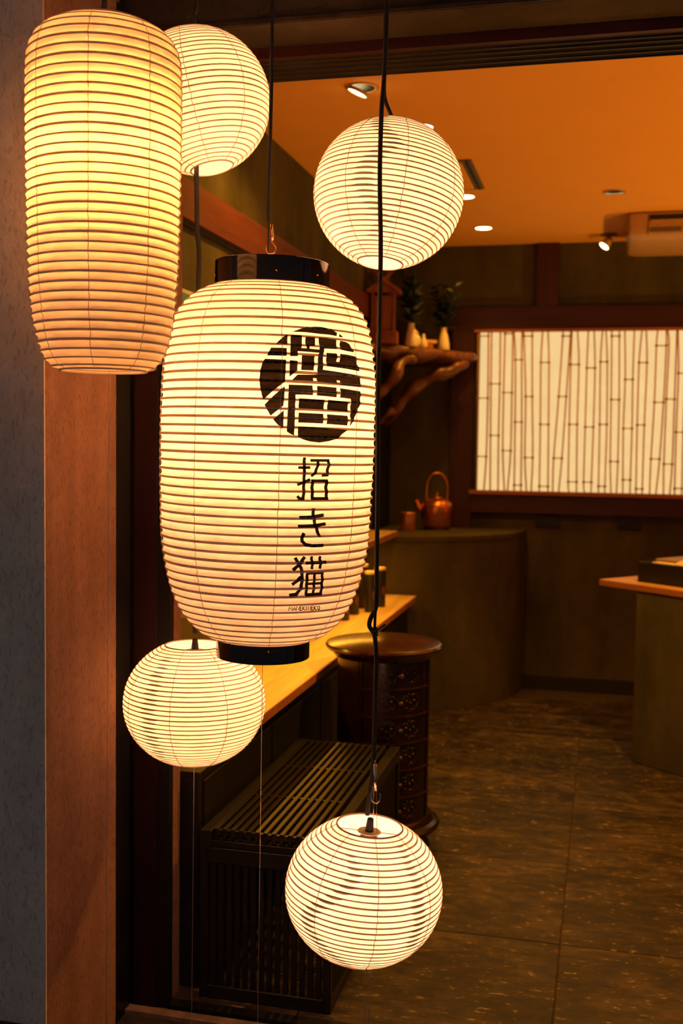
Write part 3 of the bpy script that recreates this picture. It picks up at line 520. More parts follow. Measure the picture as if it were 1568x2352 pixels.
tether(big,tuple(Bp),(-.7065,2.2,0))
# --- the tall cylindrical lantern
TB = Vector((-.8867,1.82,1.5275))
tall = thing('cylinder_lantern','tall plain cylindrical paper lantern against the plaster pier','lantern',TB,(0,.0025,0),'paper lanterns hanging in the entrance')
ST = Surf(profile([[0.0,0.0767],[0.0069,0.0936],[0.0307,0.1104],[0.069,0.1212],[0.1166,0.1281],[0.1932,0.1327],[0.3083,0.135],[0.4616,0.1365],[0.5383,0.135],[0.5705,0.1265],[0.5904,0.1097],[0.6042,0.0828]]),41,.0034)
shade(tall,ST,.0042,8,-2.10,6,.0012,.0008,5)
ringwire(tall,'rim_ring',0,.0767,.0016,'rib'); ringwire(tall,'rim_ring',.6042,.0828,.0016,'rib'); ringwire(tall,'inner_rim',.004,.066,.0016,'rib')
bulbset(tall,'tall',.375,.465,rb=.030)
for s in (0,1):
    a = .15+PI*s; bm = bmesh.new(); tube(bm,[(.022*math.cos(a),.022*math.sin(a),.465),(.082*math.cos(a),.082*math.sin(a),.603)],.0012,6); obj('holder_arm',bm,'plate',tall)
cordpart(tall,[(-.8852,1.82,CEIL),(-.8852,1.82,2.35)]+CORDTALL+[(-.8857,1.82,2.02)],.0055)
tether(tall,(-.8752,1.82,1.5275),(-.8832,1.82,0))
# --- globes
R2 = math.radians
t2,S2,h2 = globe('globe_lantern','l2','round paper lantern half hidden behind the tall cylindrical one',(-.8948,2.3,2.1492),.1581,.985,.30,33,.0032,(0,R2(-13),0),21,8,-1.35)
bulbset(t2,'l2',h2-.02,h2+.06,True,.028); cordpart(t2,[(-.8993,2.3,CEIL)]+CORD2,.0050)
overlaps(t2,S2,.0028,{q:(-2.25+.35*math.sin(q*.55),.30,1) for q in range(6,30)})
t3,S3,h3 = globe('globe_lantern','l3','round paper lantern up high before the orange ceiling, crossed by a black cord',(-.4707,2.33,1.9389),.1608,.985,.305,36,.0032,(R2(-8),R2(4.5),0),22,8,-1.95)
bulbset(t3,'l3',h3-.02,h3+.06,True,.028); cordpart(t3,[(-.4837,2.33,CEIL)]+CORD3,.0042)
overlaps(t3,S3,.0028,{q:(-1.35-.35*abs(math.sin((q-8)*.22)),.30,1) for q in range(5,33)})
t4,S4,h4 = globe('globe_lantern','l4','squat round paper lantern just below the emblem lantern, open top showing its lamp holder',(-.8953,2.3,.8118),.1606,.90,.42,34,.0029,(0,0,0),23,8,-2.32)
bulbset(t4,'l4',h4+.02,h4*2-.014,True,.028); spokes(t4,h4*2-.014,.066,.023)
cordpart(t4,CORD4,.0058); tether(t4,(-.8953,2.3,.80),(-.8990,2.3,0))
overlaps(t4,S4,.0025,{q:(-1.86+.02*math.sin(q*1.7),.26,1 if q%2 else -1) for q in range(3,31)})
t5,S5,h5 = globe('globe_lantern','l5','squat round paper lantern lowest of all, near the floor',(-.4523,2.1,.5045),.1583,.925,.42,30,.0034,(0,R2(4.5),0),24,8,-1.98)
bulbset(t5,'l5',h5+.015,h5*2-.012,True,.028); spokes(t5,h5*2-.012,.065,.023)
cordpart(t5,[(CORD5[0][0],2.1,CEIL)]+CORD5,.0046); cordpart(t5,CORD5TIE,.0030,'cord_loop'); cordpart(t5,ZIP,.0022,'cable_tie','blackmetal',6)
bm = bmesh.new(); z0_ = CORD5TIE[-1]
for k in range(3): lathe(bm,[(.0045,0),(.0070,.001),(.0070,.004),(.0045,.005)],12,*local(t5,[(z0_[0],2.1,z0_[2]-.010+.006*k)])[0])
obj('cable_tie_band',bm,'blackmetal',t5,True)
cordpart(t5,GRIP5,.0032,'cord_grip','steel',12,2); cordpart(t5,[GRIP5[0],(GRIP5[0][0],2.094,GRIP5[0][2]+.008)],.0018,'cord_grip_pin','steel',8,2)
cordpart(t5,HOOK5,.0013,'hook','steel',8,5)
for wv in WIRE5: cordpart(t5,wv,.0007,'suspension_wire','brass',5,2)
for dx in (.010,.020): tether(t5,(-.4523+dx-.004,2.1,.37),(-.4523+dx-.006,2.1,0))
overlaps(t5,S5,.0029,{q:(-1.55-.55*math.sin((q-3)*.165)**2,.24,-1) for q in range(3,26)})
S5b = S5; overlaps(t5,S5,.0029,{q:(-.62+.02*math.sin(q),.22,-1) for q in range(10,28)})
# ================================================================ FURNITURE
# --- under-counter cabinet and oak worktop along the left wall
cb = thing('counter_cabinet','long black base cabinet under the narrow oak counter','cabinet',(XL,2.56,0))
obj('body',B(.01,.286,.0,2.98,.0,.545,.002),'blackwood',cb); obj('top_lip',B(.01,.290,.0,2.98,.545,.564,.001),'blackwood',cb)
for k in range(5): obj('front_panel',B(.286,.290,.03+k*.59,.03+k*.59+.575,.03,.535,.001),'blackwood',cb)
obj('support_strip',B(.01,.20,.05,2.95,.564,.596),'dark',cb)
wt = thing('oak_counter','narrow light oak counter running along the left wall to the curved counter','counter',(XL,2.75,.596))
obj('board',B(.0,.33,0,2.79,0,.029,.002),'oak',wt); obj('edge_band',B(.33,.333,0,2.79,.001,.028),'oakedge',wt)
wsf = thing('wall_board','thin oak wall board above the oak counter, ending over the curved counter','shelf',(XL,2.75,.925))
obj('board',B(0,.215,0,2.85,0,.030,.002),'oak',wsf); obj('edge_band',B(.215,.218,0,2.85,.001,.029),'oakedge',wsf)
l = bpy.data.lights.new('led_strip','AREA'); l.shape = 'RECTANGLE'; l.size = .012; l.size_y = 2.6; l.energy = LED; l.color = WARM
o = bpy.data.objects.new('led_strip',l); COL.objects.link(o); o.parent = wsf; o.location = (.16,1.35,-.006)
obj('led_channel',B(.150,.170,.04,2.66,-.004,0),'white',wsf)
# --- black slatted bench
bn = thing('slatted_bench','low black slatted bench in front of the counter cabinet','bench',(-.965,2.52,0))
BW, BL, BH = .343, .885, .435
for x0 in (0,BW-.020):
    for y0 in (0,BL-.022): obj('leg',B(x0,x0+.020,y0,y0+.022,0,BH-.045,.0015),'bench',bn)
for y0 in (0,BL-.018):
    obj('bottom_rail',B(.020,BW-.020,y0,y0+.018,0,.034,.001),'bench',bn); obj('top_rail',B(.020,BW-.020,y0,y0+.018,BH-.085,BH-.046,.001),'bench',bn)
for x0 in (0,BW-.030): obj('side_rail',B(x0,x0+.030,0.0,BL,BH-.045,BH-.003,.0015),'bench',bn)
for x0 in (0,BW-.016): obj('side_bottom_rail',B(x0,x0+.016,.022,BL-.022,0,.030,.001),'bench',bn)
pit = .0214; s_me = v_me = None
for k in range(13):
    x = .033+k*pit
    if s_me is None: s_me = obj('top_slat',B(0,.0115,.012,BL-.012,BH-.028,BH,.001),'bench',bn,loc=(x,0,0)).data
    else: share('top_slat',s_me,bn,(x,0,0))
for y0 in (.006,.290,.575,BL-.032): obj('cross_bar',B(.028,BW-.028,y0,y0+.026,BH-.046,BH-.029,.001),'bench',bn)
for y0 in (.012,.300,.585,BL-.022):
    for k in range(12):
        x = .033+.0115+k*pit
        if v_me is None: v_me = obj('spacer',B(0,pit-.0115,0,.012,-.0165,-.004),'bench',bn,loc=(x,y0,BH)).data
        else: share('spacer',v_me,bn,(x,y0,BH))
f_me = None
for k in range(14):
    x = .028+k*.0212
    if f_me is None: f_me = obj('front_slat',B(0,.0125,.004,.014,.034,BH-.085),'bench',bn,loc=(x,0,0)).data
    else: share('front_slat',f_me,bn,(x,0,0))
for k in range(36):
    y = .032+k*.0232
    if k==0: d_me = obj('side_slat',B(BW-.015,BW-.006,0,.0125,.030,BH-.045),'bench',bn,loc=(0,y,0)).data
    else: share('side_slat',d_me,bn,(0,y,0))
# --- round chest of drawers
CX, CY = -.738, 3.70
ch = thing('round_chest','round dark mahogany chest of drawers with carved fronts and knobs','chest',(CX,CY,0),(0,0,math.radians(-60)))   # local +X faces front
bm = bmesh.new(); lathe(bm,[(0,.690),(.180,.690),(.196,.693),(.203,.700),(.2045,.707),(.200,.714),(.192,.7165),(0,.7165)],96); smooth_by_angle(obj('top',bm,'chesttop',ch),25)
bm = bmesh.new(); lathe(bm,[(0,.115),(.160,.115),(.160,.690),(0,.690)],96); smooth_by_angle(obj('body',bm,'chest',ch),30)
bm = bmesh.new(); lathe(bm,[(.150,.672),(.172,.672),(.178,.680),(.184,.690),(.150,.690)],96); smooth_by_angle(obj('cornice',bm,'chest',ch),25)
bm = bmesh.new(); lathe(bm,[(0,.070),(.196,.070),(.204,.078),(.205,.086),(.198,.094),(.184,.100),(.178,.112),(.170,.120),(0,.120)],96); smooth_by_angle(obj('plinth',bm,'chest',ch),25)
for k in range(4):
    a = PI/4+k*PI/2; bm = bmesh.new(); lathe(bm,[(0,0),(.018,0),(.028,.014),(.030,.030),(.024,.046),(.020,.056),(.026,.070),(0,.070)],20,.155*math.cos(a),.155*math.sin(a)); obj('foot',bm,'chest',ch,True)
def arcband(bm, r0_, r1_, a0, a1, z0, z1, n=24):
    v = []
    for i in range(n+1):
        a = a0+(a1-a0)*i/n; c,s = math.cos(a),math.sin(a); v.append([bm.verts.new((r*c,r*s,z)) for r,z in ((r0_,z0),(r1_,z0),(r1_,z1),(r0_,z1))])
    for p,q in zip(v,v[1:]):
        for k in range(4): bm.faces.new((p[k],q[k],q[(k+1)%4],p[(k+1)%4]))
    bm.faces.new(v[0][::-1]); bm.faces.new(v[-1]); return bm
HW = math.radians(43)
for s in (-1,1):
    for d_,w_ in ((.02,.05),(.09,.05)):
        a = s*(HW+d_); bm = bmesh.new(); arcband(bm,.158,.170,min(a,a+s*w_),max(a,a+s*w_),.118,.675,4); obj('pilaster',bm,'chest',ch)
for k in range(7):
    bm = bmesh.new(); zc = .118+k*.0925; arcband(bm,.158,.173,-HW,HW,zc,zc+.006,28); obj('drawer_divider',bm,'chesttop',ch)
carve = [(0,.0),(.05,.018),(.10,.012),(.14,.026),(.20,.018),(.26,.022),(.33,.006),(.36,0)]
for k in range(6):
    z0, z1 = .126+k*.0925, .208+k*.0925
    bm = bmesh.new(); arcband(bm,.158,.168,-HW+.02,HW-.02,z0,z1,28); dr = obj('drawer',bm,'chest',ch)
    zc = (z0+z1)/2; bm = bmesh.new(); lathe(bm,[(0,0),(.006,0),(.005,.008),(.010,.014),(.011,.020),(.007,.025),(0,.026)],16)
    bmesh.ops.transform(bm,matrix=Matrix.Translation((.168,0,zc))@Matrix.Rotation(PI/2,4,'Y'),verts=bm.verts[:]); obj('knob',bm,'chesttop',dr,True)
    bm = bmesh.new()
    for sa in (-1,1):
        for sz in (-1,1):
            tube(bm,smoothpath([(.1685*math.cos(sa*(.07+a*1.05)),.1685*math.sin(sa*(.07+a*1.05)),zc+sz*(h_*.95+.006)) for a,h_ in carve],3),.0022,5)
        for j in range(3):
            a = sa*(.16+j*.09); bmesh.ops.create_uvsphere(bm,u_segments=8,v_segments=5,radius=.006,matrix=Matrix.Translation((.1675*math.cos(a),.1675*math.sin(a),zc+.004*(-1)**j)))
    obj('carving',bm,'chest',dr,True)
# --- curved plaster counter in the back corner
cc = thing('curved_counter','quarter round olive plaster counter in the back left corner','counter',(XL+.003,YB-.003,0))
RC = .822
pl = [(0,0)]+[(RC*math.cos(a),-RC*math.sin(a)) for a in [PI/2*i/40 for i in range(41)]]
bm = bmesh.new(); prism(bm,pl[::-1],0,.900); smooth_by_angle(obj('body',bm,'olive',cc),30)
pl2 = [(0,0)]+[((RC+.004)*math.cos(a),-(RC+.004)*math.sin(a)) for a in [PI/2*i/40 for i in range(41)]]
bm = bmesh.new(); prism(bm,pl2[::-1],.900,.925); smooth_by_angle(obj('top_slab',bm,'olive',cc),30)
# --- kettle
kt = thing('copper_kettle','round copper kettle with tall arched handle on the curved counter','kettle',(-.935,6.16,.925),(0,0,R2(196)))
bm = bmesh.new(); lathe(bm,[(0,.020),(.074,.020),(.080,.026),(.087,.060),(.092,.105),(.094,.128),(.088,.150),(.072,.166),(.050,.176),(.030,.180),(.030,.182),(0,.184)],48); obj('body',bm,'copper',kt,True)
bm = bmesh.new(); lathe(bm,[(0,0),(.066,0),(.070,.004),(.068,.020),(0,.020)],40); obj('foot_ring',bm,'bakelite',kt,True)
bm = bmesh.new(); tube(bm,smoothpath([(.080,0,.108),(.105,0,.128),(.112,0,.150),(.122,0,.166)],4),.012,12,True,[.022-.011*i/12 for i in range(13)]); obj('spout',bm,'copper',kt,True)
bm = bmesh.new(); lathe(bm,[(0,.180),(.034,.180),(.034,.184),(.020,.188),(.006,.190),(.005,.198),(.008,.203),(.007,.209),(0,.211)],24); obj('lid',bm,'copper',kt,True)
bm = bmesh.new(); tube(bm,smoothpath([(-.058,0,.165),(-.060,0,.215),(-.055,0,.270),(-.030,0,.312),(0,0,.322),(.030,0,.312),(.055,0,.270),(.060,0,.215),(.058,0,.165)],5),.0052,10); obj('handle',bm,'copper',kt,True)
# --- copper tin
ct = thing('copper_tin','small lidded copper tea tin beside the kettle','tin',(-1.072,6.0,.925))
bm = bmesh.new(); lathe(bm,[(0,0),(.0405,0),(.0415,.002),(.0415,.056),(0,.056)],40); smooth_by_angle(obj('body',bm,'coppercan',ct),30)
bm = bmesh.new(); lathe(bm,[(0,.057),(.0425,.057),(.0425,.101),(.0405,.104),(0,.105)],40); smooth_by_angle(obj('lid',bm,'coppercan',ct),30)
bm = bmesh.new(); box(bm,.0385,.0425,-.008,.008,.05,.064); bmesh.ops.transform(bm,matrix=Matrix.Rotation(R2(-70),4,'Z'),verts=bm.verts[:]); obj('clasp',bm,'brass',ct)
# --- black tea tins on the oak counter
def tin(x, y, h, lab):
    t = thing('tea_tin',lab,'tin',(x,y,.625),group='black tea tins on the oak counter')
    bm = bmesh.new(); lathe(bm,[(0,0),(.026,0),(.027,.002),(.027,h-.012),(0,h-.012)],32); smooth_by_angle(obj('body',bm,'cantea',t),30)
    bm = bmesh.new(); lathe(bm,[(.0272,h-.012),(.0278,h-.012),(.0278,h-.003),(.0262,h),(0,h)],32); smooth_by_angle(obj('lid',bm,'canlid',t),30)
    bm = bmesh.new(); v=[]
    for i in range(17):
        a = -.95+.62*i/16; hh = .024*math.sin(PI*i/16)**.5; v.append([bm.verts.new((.0274*math.cos(a),.0274*math.sin(a),h*.42+s*hh)) for s in (-1,1)])
    for p,q in zip(v,v[1:]): bm.faces.new((p[0],q[0],q[1],p[1]))
    bmesh.ops.remove_doubles(bm,verts=bm.verts[:],dist=1e-5); obj('label_sticker',bm,'canlabel',t)
tin(-1.052,4.93,.190,'black tea tin standing nearest the lantern cord, front of the row')
tin(-1.043,5.11,.190,'black tea tin behind the lantern cord, farthest to the right')
tin(-1.115,5.04,.210,'black tea tin at the back of the row, mostly behind the emblem lantern')
tin(-1.112,4.84,.150,'black tea tin whose foot shows under the emblem lantern')
tin(-1.115,4.66,.130,'black tea tin farthest left, almost hidden by the emblem lantern')
# --- red packet and teal card glimpsed between lanterns
t = thing('red_tin','red tin on the oak counter beside the low left lantern','tin',(-1.15,3.30,.625))
bm = bmesh.new(); lathe(bm,[(0,0),(.046,0),(.047,.002),(.047,.075),(0,.075)],32); smooth_by_angle(obj('body',bm,'red',t),30)
bm = bmesh.new(); lathe(bm,[(.0475,.060),(.0485,.060),(.0485,.082),(.046,.085),(0,.085)],32); smooth_by_angle(obj('lid',bm,'red',t),30)
t = thing('teal_poster','teal framed print on the left wall above the emblem lantern','picture',(XL,2.92,1.55))
obj('frame',B(0,.014,0,.34,0,.315,.002),'white',t); obj('print',B(.014,.0155,.012,.328,.012,.303),'teal',t)
# --- right counter, turned towards the room
RA = math.atan2(-.667,.745)
rc = thing('plaster_counter','angled olive plaster counter with oak top at the right edge','counter',(-.015,5.125,0),(0,0,RA))     # local +X along the front, +Y back
obj('body',B(.212,1.5,.003,.46,0,.772,.004),'olive',rc)
obj('counter_top',B(0,1.55,0,.50,.772,.800,.001),'oakX',rc); obj('edge_band',B(0,1.55,-.003,0,.773,.799),'oakedge',rc); obj('end_band',B(-.003,0,0,.50,.773,.799),'oakedge',rc)
bx = thing('black_box','open black tray box standing on the right oak counter','box',tuple(rc.matrix_basis @ Vector((.150,.082,.800))),(0,0,RA))
obj('floor_panel',B(0,.62,0,.34,0,.006),'blackwood',bx)
for a in ((0,.62,0,.008),(0,.62,.332,.34),(0,.008,.008,.332),(.612,.62,.008,.332)): obj('side_panel',B(*a,.006,.092,.001),'blackwood',bx)
ld = thing('grey_lid','flat grey brown lid lying askew on the black tray box','lid',tuple(rc.matrix_basis @ Vector((.150,.082,.892))),(0,0,RA+.05))
obj('panel',B(.055,.60,.05,.36,0.0,.016,.003),'lidgrey',ld)
pp = thing('folded_paper','folded white paper sheets over the rim of the black tray box','paper',tuple(rc.matrix_basis @ Vector((.225,.086,.8925))),(0,0,RA))
obj('sheet',B(0,.30,0,.045,0,.004),'paperwhite',pp)
bm = bmesh.new(); v = [bm.verts.new(p) for p in ((.12,.0,.004),(.20,-.008,.002),(.40,.03,.10),(.32,.05,.11),(.12,.002,.007),(.20,-.006,.005),(.40,.032,.103),(.32,.052,.113))]
for f in ((0,1,2,3),(7,6,5,4),(0,4,5,1),(1,5,6,2),(2,6,7,3),(3,7,4,0)): bm.faces.new([v[i] for i in f])
obj('flap',bm,'paperwhite',pp)
# ================================================================ SHRINE SHELF
sf = thing('root_shelf','natural edged wooden corner shelf on gnarled root brackets','shelf',(XL,YB,1.87))
edge = [(.0,-.80),(.06,-.785),(.10,-.72),(.155,-.66),(.19,-.58),(.25,-.52),(.285,-.44),(.34,-.385),(.38,-.30),(.44,-.24),(.475,-.155),(.52,-.12),(.535,-.03),(.53,0)]
pe = [(p.x,p.y) for p in smoothpath([Vector((a,b,0)) for a,b in edge],4)]
bm = bmesh.new(); rows = []
rnd = random.Random(3); zz = [(.0,.85),(.014,.96),(.038,1.0),(.060,.985),(.068,.96)]
for z,k in zz:
    rows.append([bm.verts.new((x*k+rnd.uniform(-.004,.004)*(1 if 0<i<len(pe)-1 else 0), y*k+(rnd.uniform(-.004,.004) if 0<i<len(pe)-1 else 0), z+.012*math.sin(i*.45+z*20)*(1-z/.07))) for i,(x,y) in enumerate(pe)])
c0 = [bm.verts.new((0,0,z)) for z,k in zz]
for A,C in zip(rows,rows[1:]):
    for i in range(len(pe)-1): bm.faces.new((A[i],A[i+1],C[i+1],C[i]))
for i in range(len(pe)-1): bm.faces.new((c0[0],rows[0][i+1],rows[0][i])); bm.faces.new((c0[-1],rows[-1][i],rows[-1][i+1]))
for j in range(len(zz)-1): bm.faces.new((c0[j],rows[j][0],rows[j+1][0],c0[j+1])); bm.faces.new((c0[j],c0[j+1],rows[j+1][-1],rows[j][-1]))
obj('slab',bm,'rootwood',sf,True)
for pts,rad in (([(.03,-.60,-.235),(.09,-.60,-.185),(.14,-.61,-.13),(.165,-.60,-.07),(.19,-.56,-.02),(.24,-.50,.01)],[.020,.024,.030,.030,.026,.018]),
                ([(.03,-.30,-.335),(.08,-.31,-.30),(.13,-.32,-.25),(.18,-.31,-.17),(.27,-.28,-.10),(.37,-.24,-.055),(.45,-.20,-.02),(.47,-.15,.005)],[.026,.028,.032,.036,.036,.032,.028,.020]),
                ([(.10,-.33,-.27),(.07,-.38,-.30),(.035,-.40,-.345)],[.022,.02,.014])):
    bm = bmesh.new(); sp = smoothpath(pts,5); rr_ = [rad[min(len(rad)-1,i//5)]*(1+.10*math.sin(i*.55)) for i in range(len(sp))]; tube(bm,sp,.02,14,True,rr_)
    for v in bm.verts: v.co += Vector((math.sin(v.co.z*41+v.co.y*33),math.sin(v.co.x*37+v.co.z*19),.8*math.sin(v.co.x*29+v.co.y*53)))*.007
    obj('root_bracket',bm,'rootwood',sf,True)
# --- household shrine
sh_ = thing('household_shrine','small cedar household shrine with gabled roof on the root shelf','shrine',(-1.170,5.72,1.938),(0,0,R2(8)))
obj('base',B(-.075,.075,-.06,.075,0,.065,.002),'cedar',sh_); obj('cabinet',B(-.062,.055,-.045,.07,.065,.250,.002),'cedar',sh_)
for x_ in (-.058,.058): 
    for y_ in (-.052,): obj('post',B(x_-.006,x_+.006,y_-.006,y_+.006,.065,.262),'cedar',sh_)
obj('door',B(-.046,-.002,-.049,-.045,.075,.235),'cedar',sh_); obj('door',B(.002,.046,-.049,-.045,.075,.235),'cedar',sh_)
for y_ in range(3): obj('step',B(-.05,.05,-.085+.012*y_,-.06,.0,.018*(y_+1)),'cedar',sh_)
for s in (-1,1):
    bm = bmesh.new(); box(bm,0,.104,-.085,.09,-.008,.008,.001); bmesh.ops.transform(bm,matrix=Matrix.Translation((0,0,.325))@Matrix.Rotation(R2(32),4,'Y'),verts=bm.verts[:])
    if s<0: bmesh.ops.scale(bm,vec=(-1,1,1),verts=bm.verts[:])
    obj('roof_slope',bm,'cedar',sh_)
    bm = bmesh.new(); box(bm,-.008,.008,-.088,-.078,0,.085); bmesh.ops.transform(bm,matrix=Matrix.Translation((0,0,.318))@Matrix.Rotation(s*R2(40),4,'Y'),verts=bm.verts[:]); obj('crossed_finial',bm,'cedar',sh_)
obj('ridge_beam',B(-.010,.010,-.09,.095,.322,.342,.002),'cedar',sh_)
bm = bmesh.new(); v = [bm.verts.new(p) for p in ((-.078,-.05,.266),(.078,-.05,.266),(0,-.05,.318),(-.078,.06,.266),(.078,.06,.266),(0,.06,.318))]
for f in ((0,1,2),(5,4,3),(0,3,4,1),(1,4,5,2),(2,5,3,0)): bm.faces.new([v[i] for i in f])
obj('gable',bm,'cedar',sh_)
# --- evergreen vases
def vase(x, y, lab, seed, hh=.20):
    t = thing('sakaki_vase',lab,'vase',(x,y,1.938),group='white vases with evergreen sprigs on the root shelf')
    bm = bmesh.new(); lathe(bm,[(0,0),(.032,0),(.034,.004),(.030,.04),(.022,.085),(.017,.108),(.0165,.118),(.019,.124),(.016,.125),(.013,.118),(0,.10)],32); obj('vessel',bm,'porcelain',t,True)
    rnd = random.Random(seed); st_ = bmesh.new(); n_ = 0
    lf = bmesh.new(); P_ = [(0,0,0),(.009,.012,.002),(.010,.026,.003),(0,.045,0),(-.010,.026,.003),(-.009,.012,.002)]
    vv = [lf.verts.new(p) for p in P_]; md = lf.verts.new((0,.022,-.003))
    for i in range(6): lf.faces.new((vv[i],vv[(i+1)%6],md))
    me_ = None
    for s in range(8):
        a = s*PI/4+rnd.uniform(-.3,.3); lean = rnd.uniform(.05,.36); top = Vector((math.cos(a)*lean*.26,math.sin(a)*lean*.26,.12+hh*rnd.uniform(.75,1.05)))
        tube(st_,[(0,0,.06),(math.cos(a)*.008,math.sin(a)*.008,.125),tuple(top)],.0014,5)
        for k in range(11):
            f = .05+.95*k/10; p = Vector((math.cos(a)*.008,math.sin(a)*.008,.125)).lerp(top,f); az = rnd.uniform(0,2*PI); el = rnd.uniform(-.2,.9)
            rot = (el,rnd.uniform(-.6,.6),az); sc_ = rnd.uniform(1.4,2.2)*(1-.25*f)
            if me_ is None: o = obj('leaf',lf,'leaf',t,loc=tuple(p)); me_ = o.data; o.rotation_euler = rot; o.scale = (sc_,)*3
            else: share('leaf',me_,t,tuple(p),rot,(sc_,)*3)
    obj('stem',st_,'leaf',t)
vase(-1.047,5.86,'white vase with dark evergreen sprigs close to the shrine',4,.24)
vase(-.905,6.105,'white vase with bushy evergreen sprigs at the outer end of the shelf',9,.23)
def cup(name, x, y, prof, m, lab, cat, lid=None):
    t = thing(name,lab,cat,(x,y,1.938)); bm = bmesh.new(); lathe(bm,prof,28); obj('body',bm,m,t,True)
    if lid: bm = bmesh.new(); lathe(bm,lid,24); obj('lid',bm,m,t,True)
cup('water_jar',-1.035,5.93,[(0,0),(.020,0),(.027,.02),(.029,.045),(.024,.062),(.013,.070),(.013,.074),(0,.074)],'porcelain','white lidded water jar behind the left vase','jar',[(.013,.074),(.017,.075),(.015,.082),(.004,.086),(.006,.094),(0,.097)])
cup('sake_flask',-1.000,5.985,[(0,0),(.020,0),(.024,.012),(.023,.035),(.012,.055),(.0075,.070),(.010,.078),(0,.078)],'porcelain','small white flask between the two vases','flask')
t = thing('offering_stand','little amber wooden offering stand between the vases','stand',(-.975,6.02,1.938),(0,0,.6))
obj('tray',B(-.034,.034,-.034,.034,.030,.037,.001),'gold',t); obj('base',B(-.018,.018,-.018,.018,0,.030,.001),'gold',t)
for a in ((-.034,.034,-.034,-.030),(-.034,.034,.030,.034),(-.034,-.030,-.030,.030),(.030,.034,-.030,.030)): obj('tray_rim',B(*a,.037,.047),'gold',t)
# ================================================================ CEILING FITTINGS
M['lampdisc'] = emit('downlight_disc',(1,.72,.34),9)
def spot(root, loc, power, size, rot=(0,0,0), blend=.6, rad=.03):
    l = bpy.data.lights.new('spot_lamp','SPOT'); l.energy = power; l.color = WARM; l.spot_size = math.radians(size); l.spot_blend = blend; l.shadow_soft_size = rad
    o = bpy.data.objects.new('spot_lamp',l); COL.objects.link(o); o.parent = root; o.location = loc; o.rotation_euler = rot; return o
def downlight(x, y, r, lab, lit=True, tilt=0, power=DOWN, size=110):
    t = thing('recessed_downlight',lab,'downlight',(x,y,ZC),group='recessed lights in the shop ceiling')
    bm = bmesh.new(); lathe(bm,[(r*.86,0),(r,0),(r,-.003),(r*.97,-.005),(r*.86,-.004),(r*.86,0)],48); smooth_by_angle(obj('trim_ring',bm,'acwhite',t),30)
    if lit:
        bm = bmesh.new(); lathe(bm,[(0,-.004),(r*.85,-.003),(r*.85,-.001),(0,-.001)],24)
        if tilt: 
            bmesh.ops.scale(bm,vec=(.78,.78,1),verts=bm.verts[:]); bmesh.ops.transform(bm,matrix=Matrix.Translation((-.012,0,-.014))@Matrix.Rotation(tilt,4,'Y'),verts=bm.verts[:])
            b2 = bmesh.new(); lathe(b2,[(0,-.0035),(r*.85,-.0035),(r*.85,-.0005),(0,-.0005)],40); obj('recess',b2,'dark',t)
            b3 = bmesh.new(); lathe(b3,[(r*.665,-.006),(r*.74,-.006),(r*.74,.004),(r*.665,.002),(r*.665,-.006)],40); bmesh.ops.transform(b3,matrix=Matrix.Translation((-.012,0,-.014))@Matrix.Rotation(tilt,4,'Y'),verts=b3.verts[:]); obj('gimbal',b3,'acwhite',t,True)
        obj('lamp',bm,'lampdisc',t); spot(t,(0,0,-.05),power,size,(0,tilt,0))
    else:
        bm = bmesh.new(); lathe(bm,[(r*.85,-.0035),(r*.80,-.002),(r*.5,-.0012),(0,-.001)],40); obj('reflector',bm,'chrome',t,True)
    return t
downlight(-.806,3.52,.050,'tilting recessed downlight nearest the entrance beam',True,.42)
downlight(-.690,3.99,.052,'lit recessed downlight peeking over the high round lantern')
downlight(-.672,5.12,.050,'lit recessed downlight beside the square ceiling vent')
downlight(-.668,5.862,.050,'lit recessed downlight farthest back, above the curved counter',power=DOWN*.8)
downlight(.001,5.146,.052,'unlit recessed downlight with a mirrored reflector near the air conditioner',False)
downlight(.45,3.70,.052,'unseen recessed downlight added to light the right counter',power=DOWN*6.5)  # added lamp outside the view, brightens the right counter and floor
sl = thing('spotlight','small ceiling spotlight aimed at the back wall corner','spotlight',(-.022,6.152,ZC))
bm = bmesh.new(); lathe(bm,[(0,0),(.046,0),(.046,-.005),(.040,-.008),(0,-.008)],32); smooth_by_angle(obj('canopy',bm,'ventgrey',sl),30)
bm = bmesh.new(); tube(bm,[(0,0,-.008),(0,0,-.03)],.006,10); obj('stem',bm,'acwhite',sl)
hm = Matrix.Translation((0,0,-.032))@Matrix.Rotation(R2(35),4,'Y')@Matrix.Rotation(R2(-18),4,'X')
bm = bmesh.new(); lathe(bm,[(0,.012),(.016,.012),(.020,-.002),(.030,-.045),(.028,-.045),(.018,-.002),(0,.004)],28); bmesh.ops.transform(bm,matrix=hm,verts=bm.verts[:]); obj('head',bm,'acwhite',sl,True)
bm = bmesh.new(); lathe(bm,[(0,-.043),(.027,-.043),(.027,-.041),(0,-.041)],28); bmesh.ops.transform(bm,matrix=hm,verts=bm.verts[:]); obj('lamp',bm,'lampdisc',sl)
spot(sl,tuple(hm @ Vector((0,0,-.06))),6,70,(R2(-18),R2(35),0))
# square ceiling vent
vt = thing('ceiling_vent','square flush ceiling vent with dark slots beside the high round lantern','vent',(-.815,4.72,ZC))
obj('panel',B(-.205,.205,-.225,.225,-.010,0,.001),'ceiling',vt)
for k,a in enumerate(((-.250,-.208,-.250,.250),(.208,.250,-.250,.250),(-.208,.208,-.250,-.238),(-.208,.208,.238,.250))): obj('slot',B(*a,-.006,0),'ventgrey',vt)
for s in (-1,1): obj('louvre',B(s*.229-.006,s*.229+.006,-.245,.245,-.009,-.004),'dark',vt)
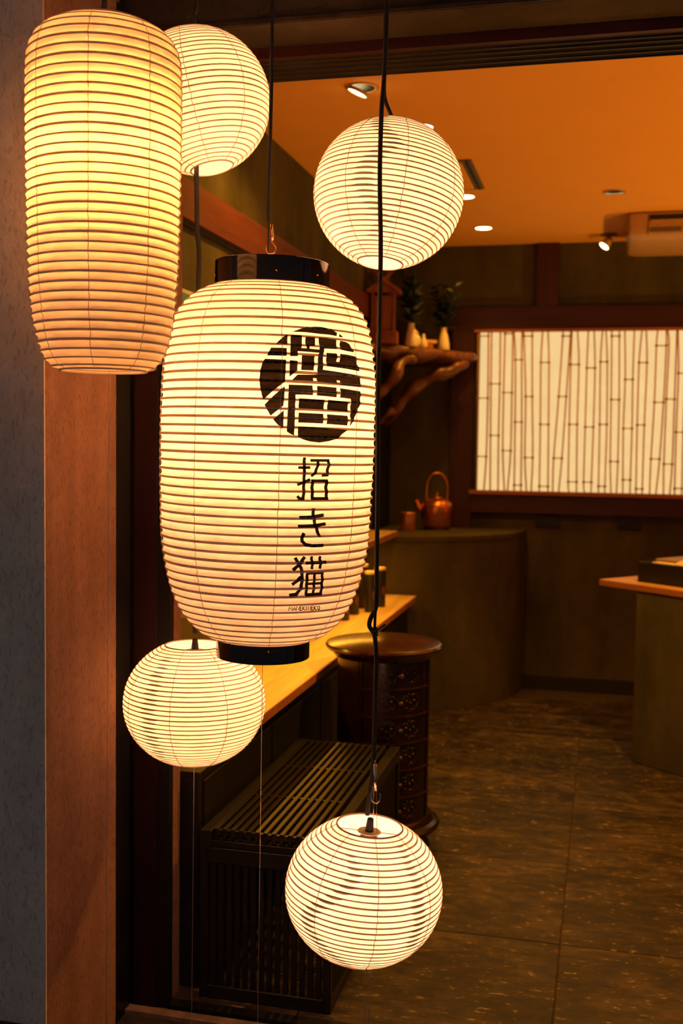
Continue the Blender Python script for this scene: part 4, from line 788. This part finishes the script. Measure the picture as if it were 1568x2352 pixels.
# ceiling-hung air conditioner
ac = thing('air_conditioner','cream ceiling hung air conditioner at the right edge','air conditioner',(.072,5.60,2.435))
bm = bmesh.new(); rows = []
sec = [(0,.118),(0,.050),(.012,.020),(.040,.004),(.090,0),(.55,0),(.60,.02),(.62,.118)]
for x,k in ((0,.80),(.010,.93),(.035,.98),(.075,1.0),(1.10,1.0)):
    rows.append([bm.verts.new((x,y if k==1 else y+(1-k)*.12*(1 if y<.3 else -1),.118-(.118-z)*k)) for y,z in sec])
for A,C in zip(rows,rows[1:]):
    for i in range(len(sec)): bm.faces.new((A[i],A[(i+1)%len(sec)],C[(i+1)%len(sec)],C[i]))
bm.faces.new(rows[0]); bm.faces.new(rows[-1][::-1]); smooth_by_angle(obj('housing',bm,'acwhite',ac),35)
obj('air_outlet',B(.100,1.08,-.004,.01,.082,.108),'dark',ac); obj('outlet_flap',B(.105,1.08,-.008,-.002,.070,.084,.002),'acwhite',ac)
for k in range(6): obj('intake_grille',B(.105+k*.16,.105+k*.16+.145,-.003,.006,.026,.048,.001),'ventgrey',ac)
obj('panel_seam',B(.093,.096,-.003,.004,.012,.110),'dark',ac)
# unseen standing uplighters, added to brighten the shop ceiling
def uplighter(x, y, lab):
    t = thing('fill_uplighter',lab,'added floor lamp',(x,y,0),group='unseen uplighters added to light the ceiling')
    bm = bmesh.new(); lathe(bm,[(0,0),(.14,0),(.14,.012),(.02,.025),(0,.025)],40); smooth_by_angle(obj('base',bm,'blackmetal',t),30)
    bm = bmesh.new(); tube(bm,[(0,0,.02),(0,0,.40)],.011,12); obj('pole',bm,'blackmetal',t,True)
    bm = bmesh.new(); lathe(bm,[(0,.40),(.05,.40),(.13,.44),(.17,.50),(.166,.50),(.126,.448),(.05,.41),(0,.41)],40); obj('bowl_shade',bm,'blackmetal',t,True)
    l = bpy.data.lights.new('lamp','SPOT'); l.energy = UPL; l.color = WARM; l.spot_size = math.radians(165); l.spot_blend = .5; l.shadow_soft_size = .08
    o = bpy.data.objects.new('lamp',l); COL.objects.link(o); o.parent = t; o.location = (0,0,.53); o.rotation_euler = (PI,0,0)
uplighter(2.25,3.25,'unseen standing uplighter added to brighten the ceiling, nearer the street')
uplighter(2.25,5.4,'unseen standing uplighter added to brighten the ceiling, by the back wall')
